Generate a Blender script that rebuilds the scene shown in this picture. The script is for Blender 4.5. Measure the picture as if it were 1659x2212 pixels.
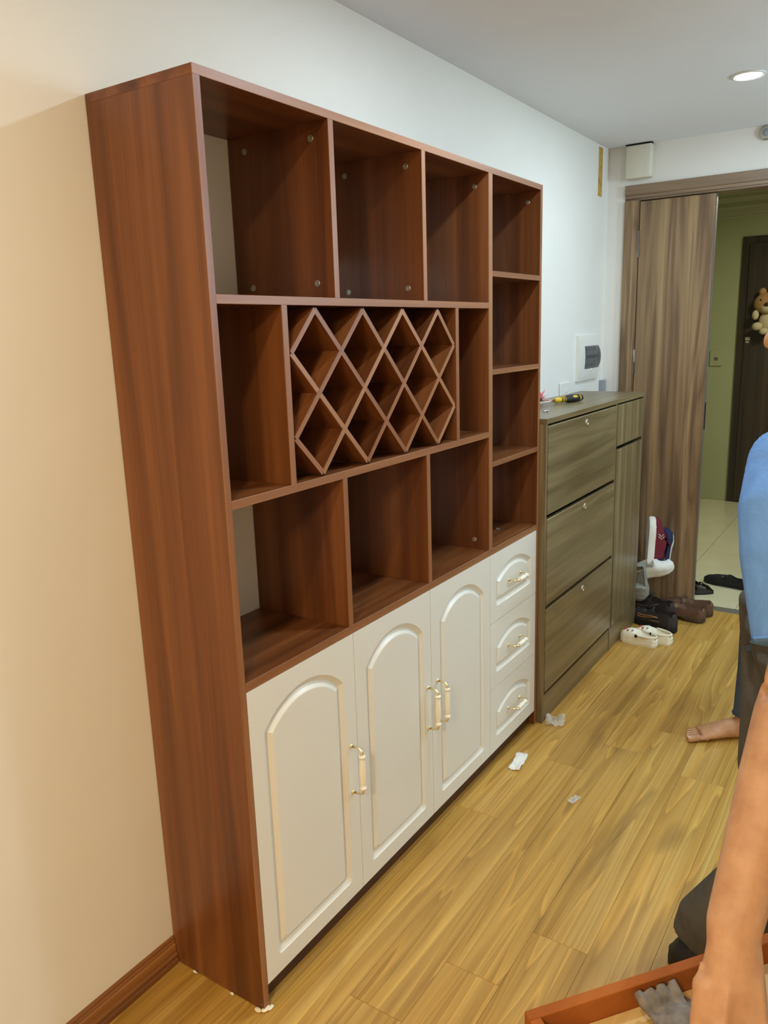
import bpy, bmesh, math, random
from mathutils import Vector, Matrix, noise
random.seed(7)
R = math.radians
scn = bpy.context.scene
for o in list(bpy.data.objects): bpy.data.objects.remove(o)
COL = scn.collection

# ---------------------------------------------------------------- camera, world, lights, exposure
W_PX, H_PX, F_PX = 1659, 2212, 1698.02
cam = bpy.data.cameras.new('camera'); camo = bpy.data.objects.new('camera', cam); COL.objects.link(camo)
cam.sensor_fit = 'VERTICAL'; cam.sensor_height = 36.0; cam.lens = 36.0 * F_PX / H_PX
camo.location = (-1.09173, -1.40590, 1.52587); camo.rotation_euler = (1.3468655, 0.0307629, -0.9887664)
cam.clip_start = 0.02
scn.camera = camo
scn.view_settings.view_transform = 'Standard'; scn.view_settings.look = 'None'
scn.view_settings.gamma = 1.0; scn.view_settings.use_curve_mapping = False
scn.view_settings.exposure = -0.05
wd = bpy.data.worlds.new('world'); scn.world = wd; wd.use_nodes = True
wd.node_tree.nodes['Background'].inputs[0].default_value = (0.9, 0.95, 1.0, 1)
wd.node_tree.nodes['Background'].inputs[1].default_value = 0.02
CEIL = 2.411
DOWNLIGHTS = [(-0.72, -0.80), (0.80, -0.80), (2.318, -0.803)]
DL_POWER = (10.0, 12.0, 9.8)
DL_COL = ((1.0, 0.82, 0.54), (0.72, 0.89, 1.0), (0.72, 0.89, 1.0))
def area(name, loc, size, power, col, rot=(0, 0, 0), shape='DISK', size_y=None, spread=180):
    l = bpy.data.lights.new(name, 'AREA'); l.shape = shape; l.size = size
    if size_y: l.size_y = size_y
    l.energy = power; l.color = col; l.spread = R(spread)
    o = bpy.data.objects.new(name, l); COL.objects.link(o); o.location = loc; o.rotation_euler = rot
    return o
# the lit living room behind the camera: a warm ceiling lamp
area('living_room_lamp', (-2.6, -1.5, 2.36), 0.45, 82, (1.0, 0.80, 0.50))
def point_fill(name, loc, r, power, col):
    l = bpy.data.lights.new(name, 'POINT'); l.shadow_soft_size = r; l.energy = power; l.color = col
    o = bpy.data.objects.new(name, l); COL.objects.link(o); o.location = loc
point_fill('cool_ceiling_fill', (2.3, -2.35, 1.95), 0.14, 60, (0.58, 0.82, 1.0))  # added cool fill light without a fixture, brightens the ceiling
area('corridor_lamp', (4.75, -1.2, 2.45), 0.4, 29, (1.0, 0.97, 0.76))

# ---------------------------------------------------------------- helpers
def lin(h):
    h = h.lstrip('#'); c = [int(h[i:i+2], 16)/255 for i in (0, 2, 4)]
    return tuple((v/12.92 if v <= .04045 else ((v+.055)/1.055)**2.4) for v in c) + (1,)
WLOC = {}
def tag(o, label=None, cat=None, group=None, kind=None):
    if label: o['label'] = label
    if cat: o['category'] = cat
    if group: o['group'] = group
    if kind: o['kind'] = kind
    return o
def thing(name, loc, label=None, cat=None, group=None, kind=None):
    o = bpy.data.objects.new(name, None); COL.objects.link(o); o.location = loc
    o.empty_display_size = .05
    WLOC[o.name] = Vector(loc)
    return tag(o, label, cat, group, kind)
def obj(name, bm, m, parent=None, smooth=False, world=True, auto=None, loc=None):
    """link bm as ONE mesh object; with world=True its coordinates are world ones"""
    pl = WLOC.get(parent.name, Vector()) if parent else Vector()
    if isinstance(bm, bmesh.types.BMesh):
        if world:
            org = Vector(loc) if loc else pl
            bmesh.ops.translate(bm, verts=bm.verts, vec=-org)
        me = bpy.data.meshes.new(name); bmesh.ops.recalc_face_normals(bm, faces=bm.faces)
        bm.to_mesh(me); bm.free()
    else:
        me = bm
    if m is not None:
        me.materials.clear(); me.materials.append(m)
    if smooth or auto:
        for p in me.polygons: p.use_smooth = True
        if auto: me.set_sharp_from_angle(angle=R(auto))
    o = bpy.data.objects.new(name, me); COL.objects.link(o)
    if parent: o.parent = parent
    if loc and world:
        o.location = Vector(loc) - pl; WLOC[o.name] = Vector(loc)
    else:
        WLOC[o.name] = pl.copy()
    return o
def nb(): return bmesh.new()
def box(bm, x0, x1, y0, y1, z0, z1, bev=0.0, seg=1):
    vs = [bm.verts.new(p) for p in ((x0,y0,z0),(x1,y0,z0),(x1,y1,z0),(x0,y1,z0),(x0,y0,z1),(x1,y0,z1),(x1,y1,z1),(x0,y1,z1))]
    fs = [bm.faces.new([vs[i] for i in f]) for f in ((0,3,2,1),(4,5,6,7),(0,1,5,4),(1,2,6,5),(2,3,7,6),(3,0,4,7))]
    if bev:
        es = list({e for f in fs for e in f.edges})
        bmesh.ops.bevel(bm, geom=es, offset=bev, segments=seg, profile=.5, affect='EDGES')
    return bm
def bxo(name, a, m, parent=None, bev=0.0015, **k):
    return obj(name, box(nb(), *a, bev), m, parent, **k)
def frame_of(d, up=Vector((0,0,1))):
    d = d.normalized()
    if abs(d.dot(up)) > .95: up = Vector((1,0,0))
    a = d.cross(up).normalized(); b = a.cross(d).normalized()
    return a, b
def ring(bm, c, a, b, ra, rb, n):
    return [bm.verts.new(c + a*(ra*math.cos(2*math.pi*i/n)) + b*(rb*math.sin(2*math.pi*i/n))) for i in range(n)]
def skin_rings(bm, rs, cap=True, closed=False):
    n = len(rs[0])
    for k in range(len(rs)-1 + (1 if closed else 0)):
        r0, r1 = rs[k], rs[(k+1) % len(rs)]
        for i in range(n):
            bm.faces.new((r0[i], r0[(i+1) % n], r1[(i+1) % n], r1[i]))
    if cap and not closed:
        bm.faces.new(rs[0][::-1]); bm.faces.new(rs[-1])
def tube(bm, pts, rad, n=10, flat=1.0, up=None, cap=True, closed=False):
    pts = [Vector(p) for p in pts]; m = len(pts)
    if not hasattr(rad, '__len__'): rad = [rad]*m
    rs = []; pa = None
    for i, p in enumerate(pts):
        d = (pts[(i+1) % m if closed else min(i+1, m-1)] - pts[(i-1) % m if closed else max(i-1, 0)])
        d.normalize()
        if pa is None:
            a, b = frame_of(d, Vector(up) if up else Vector((0,0,1)))
        else:
            a = (pa - d*pa.dot(d)).normalized(); b = d.cross(a).normalized(); 
        pa = a
        r = rad[i]
        ra, rb = (r if hasattr(r, '__len__') else (r, r*flat))
        rs.append(ring(bm, p, a, b, ra, rb, n))
    skin_rings(bm, rs, cap, closed)
    return bm
def lathe(bm, c, prof, n=20, axis=Vector((0,0,1))):
    """prof: list of (radius, height along axis)"""
    axis = Vector(axis).normalized(); a, b = frame_of(axis); c = Vector(c)
    rs = [ring(bm, c + axis*h, a, b, max(r, 1e-4), max(r, 1e-4), n) for r, h in prof]
    skin_rings(bm, rs)
    return bm
def ball(bm, c, r, sub=2, rot=None):
    r = r if hasattr(r, '__len__') else (r, r, r)
    M = Matrix.Translation(Vector(c)) @ (rot.to_4x4() if rot else Matrix()) @ Matrix.Diagonal((*r, 1))
    bmesh.ops.create_icosphere(bm, subdivisions=sub, radius=1, matrix=M)
    return bm
def poly_prism(bm, pts, d):
    """closed polygon pts (world) extruded by vector d"""
    v0 = [bm.verts.new(p) for p in pts]; v1 = [bm.verts.new(Vector(p)+Vector(d)) for p in pts]
    n = len(pts)
    bm.faces.new(v0[::-1]); bm.faces.new(v1)
    for i in range(n): bm.faces.new((v0[i], v0[(i+1) % n], v1[(i+1) % n], v1[i]))
    return bm
def copy_tree(o, parent=None):
    c = o.copy(); COL.objects.link(c)
    if parent is not None: c.parent = parent
    WLOC[c.name] = WLOC.get(o.name, Vector()).copy()
    for ch in list(o.children): copy_tree(ch, c)
    return c
def remesh(bm, voxel, smooth=4, fac=.5):
    me = bpy.data.meshes.new('tmp'); bmesh.ops.recalc_face_normals(bm, faces=bm.faces); bm.to_mesh(me); bm.free()
    o = bpy.data.objects.new('tmp', me); COL.objects.link(o)
    md = o.modifiers.new('r', 'REMESH'); md.mode = 'VOXEL'; md.voxel_size = voxel
    if smooth:
        ms = o.modifiers.new('s', 'SMOOTH'); ms.iterations = smooth; ms.factor = fac
    dg = bpy.context.evaluated_depsgraph_get()
    out = bpy.data.meshes.new_from_object(o.evaluated_get(dg))
    bpy.data.objects.remove(o); bpy.data.meshes.remove(me)
    return out

# ---------------------------------------------------------------- materials
class NT:
    def __init__(s, name):
        s.m = bpy.data.materials.new(name); s.m.use_nodes = True; s.t = s.m.node_tree
        s.b = s.t.nodes['Principled BSDF']
    def n(s, kind, **k):
        nd = s.t.nodes.new(kind)
        for a, v in k.items():
            if a.startswith('i_'): nd.inputs[a[2:].replace('_', ' ')].default_value = v
            else: setattr(nd, a, v)
        return nd
    def l(s, a, b): s.t.links.new(a, b)
    def math(s, op, a, b=None, c=None):
        nd = s.n('ShaderNodeMath', operation=op)
        for i, v in enumerate((a, b, c)):
            if v is None: continue
            if hasattr(v, 'is_linked'): s.l(v, nd.inputs[i])
            else: nd.inputs[i].default_value = v
        return nd.outputs[0]
    def vec(s, op, a, b):
        nd = s.n('ShaderNodeVectorMath', operation=op)
        for i, v in enumerate((a, b)):
            if hasattr(v, 'is_linked'): s.l(v, nd.inputs[i])
            else: nd.inputs[i].default_value = v
        return nd.outputs[0]
    def noise(s, v, scale, detail=3, rough=.55, dist=0.0):
        nd = s.n('ShaderNodeTexNoise'); s.l(v, nd.inputs['Vector'])
        nd.inputs['Scale'].default_value = scale; nd.inputs['Detail'].default_value = detail
        nd.inputs['Roughness'].default_value = rough; nd.inputs['Distortion'].default_value = dist
        return nd.outputs[0]
    def ramp(s, f, stops, interp='LINEAR'):
        nd = s.n('ShaderNodeValToRGB'); s.l(f, nd.inputs[0]); cr = nd.color_ramp; cr.interpolation = interp
        while len(cr.elements) < len(stops): cr.elements.new(.5)
        for e, (p, c) in zip(cr.elements, stops): e.position = p; e.color = c if len(c) == 4 else (*c, 1)
        return nd.outputs[0]
    def mix(s, f, a, b, mode='MIX'):
        nd = s.n('ShaderNodeMix', data_type='RGBA', blend_type=mode)
        for k, v in ((0, f), (6, a), (7, b)):
            if hasattr(v, 'is_linked'): s.l(v, nd.inputs[k])
            else: nd.inputs[k].default_value = v
        return nd.outputs[2]
    def bump(s, h, strength=.1, dist=.002):
        nd = s.n('ShaderNodeBump'); s.l(h, nd.inputs['Height']); nd.inputs['Strength'].default_value = strength
        nd.inputs['Distance'].default_value = dist; s.l(nd.outputs[0], s.b.inputs['Normal'])
    def coord(s, rnd=True):
        tc = s.n('ShaderNodeTexCoord').outputs['Object']
        if not rnd: return tc
        r = s.n('ShaderNodeObjectInfo').outputs['Random']
        cb = s.n('ShaderNodeCombineXYZ')
        s.l(s.math('MULTIPLY', r, 37.3), cb.inputs[0]); s.l(s.math('MULTIPLY', r, 91.7), cb.inputs[1]); s.l(s.math('MULTIPLY', r, 53.1), cb.inputs[2])
        return s.vec('ADD', tc, cb.outputs[0])
    def fin(s, col=None, rough=.5, spec=.5, metal=0.0):
        if col is not None:
            if hasattr(col, 'is_linked'): s.l(col, s.b.inputs['Base Color'])
            else: s.b.inputs['Base Color'].default_value = col
        if hasattr(rough, 'is_linked'): s.l(rough, s.b.inputs['Roughness'])
        else: s.b.inputs['Roughness'].default_value = rough
        s.b.inputs['Specular IOR Level'].default_value = spec
        s.b.inputs['Metallic'].default_value = metal
        return s.m
def plain(name, col, rough=.5, spec=.5, metal=0.0, var=.06, scale=30, bump=0.0):
    t = NT(name); c = lin(col) if isinstance(col, str) else col
    v = t.coord(); n = t.noise(v, scale, 4)
    dk = tuple(x*(1-var) for x in c[:3])+(1,); lt = tuple(min(1, x*(1+var)) for x in c[:3])+(1,)
    if bump: t.bump(n, bump)
    return t.fin(t.ramp(n, [(.3, dk), (.7, lt)]), rough, spec, metal)
def wood(name, axis, dark, mid, light, across=9.0, stretch=.07, K=26.0, rough=.4, spec=.5, streak=.5, fibre=.25, rnd=True, lines=.5, coat=0.0, knots=0.0):
    t = NT(name); v = t.coord(rnd)
    sc = [1.0, 1.0, 1.0]; sc['xyz'.index(axis)] = stretch
    q = t.vec('MULTIPLY', v, tuple(sc))
    n1 = t.noise(q, across, 2.5, .5, .35)
    s1 = t.math('SINE', t.math('MULTIPLY', n1, K*2))
    cont = t.math('MULTIPLY_ADD', s1, .5, .5)
    sc2 = [1.0, 1.0, 1.0]; sc2['xyz'.index(axis)] = .02
    q2 = t.vec('MULTIPLY', v, tuple(sc2))
    n2 = t.noise(q2, across*2.2, 3, .6)
    n3 = t.noise(q2, 170, 3, .7)
    base = t.ramp(n2, [(.28, lin(dark)), (.5, lin(mid)), (.74, lin(light))])
    ln = t.ramp(cont, [(0.0, (0, 0, 0, 1)), (.55, (.15, .15, .15, 1)), (1.0, (1, 1, 1, 1))])
    c = t.mix(t.math('MULTIPLY', ln, lines), base, lin(light))
    dkl = t.ramp(cont, [(0.0, (1, 1, 1, 1)), (.22, (0, 0, 0, 1))])
    c = t.mix(t.math('MULTIPLY', dkl, streak), c, lin(dark))
    fb = t.ramp(n3, [(.3, (1-fibre,)*3+(1,)), (.7, (1, 1, 1, 1))])
    c = t.mix(1.0, c, fb, 'MULTIPLY')
    if knots:
        sc3 = [1.0, 1.0, 1.0]; sc3['xyz'.index(axis)] = .30
        kn = t.noise(t.vec('MULTIPLY', v, tuple(sc3)), 5.0, 3, .5, .4)
        kf = t.ramp(kn, [(.60, (0, 0, 0, 1)), (.74, (1, 1, 1, 1))])
        c = t.mix(t.math('MULTIPLY', kf, knots), c, tuple(x*.42 for x in lin(dark)[:3])+(1,))
    t.bump(n3, .04, .001)
    if coat:
        t.b.inputs['Coat Weight'].default_value = coat; t.b.inputs['Coat Roughness'].default_value = .25
    return t.fin(c, rough, spec)
M = {}
RW = dict(dark='#4a2713', mid='#734221', light='#925c35')
M['red_x'] = wood('red_walnut_laminate_horizontal', 'x', **RW, across=5.5, K=12, rough=.33, streak=.30, fibre=.22, lines=.25)
M['red_z'] = wood('red_walnut_laminate_vertical', 'z', **RW, across=5.5, K=12, rough=.33, streak=.30, fibre=.22, lines=.25)
M['red_edge'] = wood('red_walnut_edge_band', 'x', '#7d4a2b', '#956039', '#ac7a52', across=10, K=10, rough=.4, streak=.2, fibre=.15, lines=.2)
M['red_edge_z'] = wood('red_walnut_edge_band_vertical', 'z', '#7d4a2b', '#956039', '#ac7a52', across=10, K=10, rough=.4, streak=.2, fibre=.15, lines=.2)
GW = dict(dark='#5a4b33', mid='#79684a', light='#978562')
M['grey_x'] = wood('grey_walnut_laminate_horizontal', 'x', **GW, across=8, K=14, rough=.3, streak=.3, fibre=.25, lines=.35)
M['grey_z'] = wood('grey_walnut_laminate_vertical', 'z', **GW, across=8, K=14, rough=.3, streak=.3, fibre=.25, lines=.35)
M['door_wood'] = wood('door_walnut', 'z', '#5a4634', '#86694d', '#b4966c', across=8, K=20, rough=.4, streak=.35, fibre=.28, lines=.4)
M['door_wood_y'] = wood('door_walnut_crosswise', 'y', '#665242', '#877059', '#a1886c', across=8, K=14, rough=.4, streak=.3, fibre=.2, lines=.25)
def floor_mat():
    t = NT('oak_laminate_plank'); v = t.coord()
    q = t.vec('MULTIPLY', v, (.048, 1.0, 1.0))
    n1 = t.noise(q, 8.5, 2.3, .45, .3)
    fr = t.math('FRACT', t.math('MULTIPLY', n1, 17.0))
    q2 = t.vec('MULTIPLY', v, (.025, 1.0, 1.0))
    n2 = t.noise(q2, 26, 3, .6); n3 = t.noise(q2, 190, 3, .7)
    base = t.ramp(n2, [(.25, lin('#a0782f')), (.5, lin('#b98f44')), (.75, lin('#cba65a'))])
    g = t.ramp(fr, [(0, (.80, .77, .72, 1)), (.16, (.88, .87, .85, 1)), (.5, (.98, .98, .98, 1)), (.78, (1.04, 1.04, 1.03, 1)), (.92, (1.22, 1.21, 1.16, 1)), (1, (.82, .79, .74, 1))])
    c = t.mix(1.0, base, g, 'MULTIPLY')
    pv = t.math('MULTIPLY_ADD', t.n('ShaderNodeObjectInfo').outputs['Random'], .18, .93)
    cb = t.n('ShaderNodeCombineXYZ')
    for k_ in range(3): t.l(pv, cb.inputs[k_])
    c = t.mix(1.0, c, cb.outputs[0], 'MULTIPLY')
    fb = t.ramp(n3, [(.3, (.86, .86, .86, 1)), (.7, (1, 1, 1, 1))])
    c = t.mix(1.0, c, fb, 'MULTIPLY')
    kn = t.noise(t.vec('MULTIPLY', v, (.22, 1.0, 1.0)), 4.6, 3, .55, .5)
    kf = t.ramp(kn, [(.585, (0, 0, 0, 1)), (.70, (1, 1, 1, 1))])
    c = t.mix(t.math('MULTIPLY', kf, .5), c, lin('#4a3413'))
    t.bump(n3, .03, .001)
    t.b.inputs['Coat Weight'].default_value = .12; t.b.inputs['Coat Roughness'].default_value = .3
    return t.fin(c, .38, .5)
M['floor'] = floor_mat()
M['base'] = wood('skirting_wood', 'x', '#6b4020', '#9a6436', '#b8834c', across=12, K=12, rough=.45, streak=.4, fibre=.25, lines=.3)
M['wall'] = plain('white_wall_paint', '#e6e3dc', .75, .3, var=.015, scale=4, bump=.02)
M['ceil'] = plain('white_ceiling_paint', '#e6e8ec', .85, .2, var=.01, scale=3)
M['cream'] = plain('cream_painted_front', '#e3e1d8', .34, .5, var=.008, scale=6)
M['white_pl'] = plain('white_plastic', '#e6e4dc', .4, .5, var=.01)
M['offwhite_pl'] = plain('off_white_plastic', '#d8d3c2', .5, .4, var=.02)
M['brass'] = plain('pale_brass', '#f0e2b8', .25, .5, 1.0, var=.03)
M['ceramic'] = plain('cream_ceramic', '#f4efde', .16, .6, var=.02, scale=50)
M['zinc'] = plain('zinc_fitting', '#b9b6ab', .35, .5, .8, var=.08, scale=300)
M['steel'] = plain('brushed_steel', '#c9c9c5', .3, .5, 1.0, var=.05)
M['dark_gap'] = plain('dark_recess', '#1a130c', .8, .2)
M['plinth'] = plain('dark_brown_plinth', '#4a2b14', .5, .4, var=.2, scale=20)
M['black'] = plain('black_rubber', '#17161a', .55, .4, var=.15)
M['black_gloss'] = plain('black_patent', '#0b0a0a', .06, .8, var=.1)
M['yellow'] = plain('yellow_plastic', '#d9b526', .35, .5)
M['pink'] = plain('pink_ribbon', '#f08fa0', .6, .3, var=.15)
M['stone'] = plain('grey_threshold_stone', '#6a655c', .4, .5, var=.1, scale=80)
M['green_wall'] = plain('pale_green_corridor_paint', '#a9ad86', .7, .3, var=.02, scale=4)
M['corr_ceil'] = plain('corridor_ceiling_paint', '#b4b49c', .8, .2, var=.02)
M['tile'] = plain('cream_floor_tile', '#cfcaa9', .22, .5, var=.04, scale=7)
M['tile_joint'] = plain('tile_joint', '#7d7859', .8, .2)
M['dark_door'] = wood('dark_corridor_door', 'z', '#241d16', '#3a2f24', '#4a3c2e', across=9, K=10, rough=.5, streak=.2, fibre=.2, lines=.15)
M['plush_tan'] = plain('tan_plush', '#b08a5c', .95, .1, var=.2, scale=120, bump=.4)
M['plush_cream'] = plain('cream_plush', '#cdbf9c', .95, .1, var=.12, scale=120, bump=.4)
M['dark_brown'] = plain('dark_brown', '#3a2a22', .6, .3)
M['maroon'] = plain('maroon_mesh', '#6d2430', .8, .25, var=.15, scale=200, bump=.2)
M['navy'] = plain('navy_mesh', '#2b2f52', .8, .25, var=.15, scale=200, bump=.2)
M['shoe_white'] = plain('white_foam_sole', '#e3e2d8', .6, .3, var=.04)
M['white_canvas'] = plain('white_leather_upper', '#dfe0da', .6, .3, var=.06, scale=40, bump=.2)
M['grey_cloth'] = plain('grey_suede', '#8e8f86', .85, .2, var=.15, scale=40, bump=.3)
M['shoe_black'] = plain('black_knit_upper', '#343030', .75, .3, var=.25, scale=150, bump=.3)
M['sole_black'] = plain('black_sole', '#1c1b1a', .6, .3, var=.15)
M['bronze'] = plain('bronze_print', '#b98a62', .4, .5, .4)
M['brown_leather'] = plain('brown_leather', '#5f4535', .5, .4, var=.15, scale=25, bump=.15)
M['brown_sole'] = plain('brown_heel_stack', '#4b3a2c', .6, .3, var=.15)
M['croc'] = plain('white_foam_clog', '#e6dfc9', .6, .3, var=.04, scale=12)
M['red_charm'] = plain('red_charm', '#a8402f', .5, .4)
M['grey_charm'] = plain('grey_charm', '#8f959c', .4, .5)
M['insole'] = plain('beige_insole', '#a69c88', .8, .2)
M['tissue'] = plain('white_crumpled_paper', '#e9e8e2', .7, .3, var=.04, scale=60, bump=.3)
M['raw_wood'] = wood('raw_plywood', 'x', '#b08a4e', '#cfab6c', '#dfc288', across=9, K=10, rough=.6, streak=.2, fibre=.15)
M['glove'] = plain('grey_work_glove', '#77706a', .9, .1, var=.3, scale=60, bump=.6)
M['teal'] = plain('teal_grip', '#3f8a78', .5, .4)
M['green_dk'] = plain('dark_green_plastic', '#22402f', .5, .4)
M['orange_board'] = wood('orange_brown_board', 'x', '#86481a', '#9c5622', '#ad662c', across=5, K=8, rough=.7, spec=.2, streak=.12, fibre=.08, lines=.12)
def skin_mat():
    t = NT('skin'); v = t.coord(False)
    n = t.noise(v, 26, 5); n2 = t.noise(v, 300, 3)
    c = t.ramp(n, [(.3, lin('#ae7f5e')), (.7, lin('#c49874'))])
    t.bump(n2, .12, .001)
    t.b.inputs['Subsurface Weight'].default_value = .08
    t.b.inputs['Subsurface Radius'].default_value = (.01, .004, .002)
    return t.fin(c, .5, .4)
M['skin'] = skin_mat()
def cloth(name, col, var, weave=900):
    t = NT(name); v = t.coord(False); c = lin(col)
    n = t.noise(v, 14, 4, .6, .6); n2 = t.noise(v, weave, 2)
    h = t.math('MULTIPLY_ADD', n2, .12, n)
    t.bump(h, .35, .02)
    return t.fin(t.ramp(n, [(.3, tuple(x*(1-var) for x in c[:3])+(1,)), (.7, tuple(x*(1+var) for x in c[:3])+(1,))]), .85, .2)
M['shirt'] = cloth('blue_jersey', '#6b9ce6', .10)
M['trousers'] = cloth('charcoal_trousers', '#504c46', .18)
M['jeans'] = cloth('blue_grey_denim', '#4b5563', .18)
M['hair'] = plain('black_hair', '#141112', .45, .4, var=.3, scale=200, bump=.5)
M['nail'] = plain('nail', '#d9b8a4', .35, .5)
M['eye'] = plain('eye_white', '#d8d2c8', .2, .5)
def emission(name, col, s):
    t = NT(name); t.b.inputs['Emission Color'].default_value = lin(col); t.b.inputs['Emission Strength'].default_value = s
    return t.fin(lin(col), .4, .3)
M['lamp_on'] = emission('lit_diffuser', '#eaf4ff', 14)
def paper_mat():
    t = NT('yellow_strip'); v = t.coord(False)
    n = t.noise(v, 45, 4, .6, .8)
    return t.fin(t.ramp(n, [(.3, lin('#6e5220')), (.42, lin('#b78f3c')), (.7, lin('#d0a850'))]), .6, .3)
M['paper'] = paper_mat()
def clear_film(name, tint, alpha, rough):
    t = NT(name); v = t.coord(False); n = t.noise(v, 60, 3)
    t.b.inputs['Alpha'].default_value = alpha; t.bump(n, .3, .01)
    return t.fin(lin(tint), rough, .8)
M['film'] = clear_film('clear_plastic_film', '#e6e4dc', .34, .12)
M['smoke_window'] = clear_film('smoked_window', '#5a6066', .5, .12)

# ---------------------------------------------------------------- the setting
XW0, XE, YF = -4.4, 3.207, -3.3
def struct(name, a, m, bev=0.0):
    o = obj(name, box(nb(), *a, bev), m); o['kind'] = 'structure'; return o
DY0, DY1, DZ = -0.094, -1.50, 2.22          # outer edges of the door casing
struct('wall_back', (XW0, 3.40, 0.0, 0.12, 0, CEIL), M['wall'])
struct('ceiling', (XW0, 3.33, YF, 0.12, CEIL, CEIL+.1), M['ceil'])
struct('wall_front', (XW0, 3.33, YF-.12, YF, 0, CEIL), M['wall'])
struct('wall_left', (XW0-.12, XW0, YF-.12, .12, 0, CEIL), M['wall'])
wr = nb()
box(wr, XE, XE+.12, DY0-.03, 0, 0, CEIL); box(wr, XE, XE+.12, DY1+.03, DY0-.03, DZ-.03, CEIL); box(wr, XE, XE+.12, YF, DY1+.03, 0, CEIL)
o = obj('wall_right', wr, M['wall']); o['kind'] = 'structure'

# floor: base slab and laminate planks, one object each
FLX = 3.25
floor = thing('floor', (0, 0, 0), kind='structure')
bxo('underlay', (XW0, FLX, YF, 0.0, -.06, -.0115), M['dark_gap'], floor, bev=0)
PLW, PLL = .1448, 1.222
mesh_cache = {}
def plank_mesh(L, Wd):
    key = (round(L, 3), round(Wd, 3))
    if key not in mesh_cache:
        bm = nb(); box(bm, 0, L-.0006, 0, Wd-.0006, -.0113, 0)
        top = [e for e in bm.edges if all(abs(v.co.z) < 1e-6 for v in e.verts)]
        bmesh.ops.bevel(bm, geom=top, offset=.0007, segments=1, affect='EDGES')
        bmesh.ops.recalc_face_normals(bm, faces=bm.faces)
        me = bpy.data.meshes.new('plank'); bm.to_mesh(me); bm.free(); me.materials.append(M['floor'])
        mesh_cache[key] = me
    return mesh_cache[key]
row_off = {0: .95, 1: .62, 2: .95+.0, 3: .144, 4: .351, 5: .554, 6: 1.497, 7: .79, 8: .33}
k = 0
while True:
    y1 = -.0055 - k*PLW; y0 = max(y1 - PLW, YF)
    if y1 <= YF + .02: break
    off = row_off.get(k, (k*.377) % PLL)
    xs = off - PLL*math.ceil((off - XW0)/PLL)
    while xs < FLX - .01:
        a, b = max(xs, XW0), min(xs + PLL, FLX)
        if b - a > .02:
            p = bpy.data.objects.new('plank', plank_mesh(b-a, y1-y0)); COL.objects.link(p)
            p.location = (a, y0, 0); p.parent = floor
        xs += PLL
    k += 1

# moulded skirting on the back wall, left of the cabinet
def skirting(name, x0, x1):
    prof = [(0, 0), (-.016, 0), (-.016, .012), (-.012, .016), (-.0145, .020), (-.0145, .026), (-.010, .030), (-.010, .052), (-.007, .055), (-.009, .059), (-.006, .064), (-.0065, .069), (-.002, .073), (0, .073)]
    bm = nb(); poly_prism(bm, [(x0, y, z) for y, z in prof], (x1-x0, 0, 0))
    o = obj(name, bm, M['base']); o['kind'] = 'structure'
skirting('baseboard_back', XW0, -.002)
skirting('trim_2', 2.875, 3.205)

# ---------------------------------------------------------------- wooden display cabinet
CW, CD, CH, TH = 1.6, .30, 2.0, .0175
cab = thing('display_cabinet', (0, 0, 0), 'tall red-brown wooden display cabinet with diamond wine rack and cream arched doors', 'cabinet')
Yb, Yf = -.002, -CD
def board(name, x0, x1, z0, z1, horiz, yb=Yb, yf=Yf):
    """a board: laminate body and, as sub-part, its edge band along the front"""
    b = bxo(name, (x0, x1, yf+.0012, yb, z0, z1), M['red_x' if horiz else 'red_z'], cab, bev=.0004)
    e = bxo('edge_band', (x0, x1, yf, yf+.0012, z0, z1), M['red_edge' if horiz else 'red_edge_z'], b, bev=.0004)
    return b
lp = board('side_panel', 0, TH, 0.002, CH-TH, False)
rp = board('side_panel', CW-TH, CW, 0.002, CH-TH, False)
board('top_panel', 0, CW, CH-TH, CH, True)
DVX = 1.182
dt = board('divider', DVX, DVX+.026, .8135, CH-TH, False)
bxo('inner_divider', (DVX, DVX+.018, -.278, Yb, .061, .793), M['red_z'], cab, .0004)
shA = board('shelf', TH, DVX, 1.5895, 1.607, True)
shB = board('shelf', TH, DVX, 1.189, 1.2075, True)
shC = board('shelf', TH, CW-TH, .7935, .8135, True)
for z in (1.6945, 1.394, 1.097): board('shelf', DVX+.026, CW-TH, z-.0085, z+.0085, True)
d1 = board('divider', .392, .4105, 1.607, CH-TH, False); d2 = board('divider', .789, .8075, 1.607, CH-TH, False)
board('divider', .2035, .2215, 1.2075, 1.5895, False); board('divider', .966, .984, 1.2075, 1.5895, False)
d3 = board('divider', .392, .410, .8135, 1.189, False); d4 = board('divider', .787, .8055, .8135, 1.189, False)
bxo('bottom_panel', (TH, CW-TH, -.278, Yb, .045, .060), M['red_x'], cab, .0004)
bxo('plinth', (TH, CW-TH, -.276, -.262, .001, .045), M['plinth'], cab, .0004)
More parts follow.
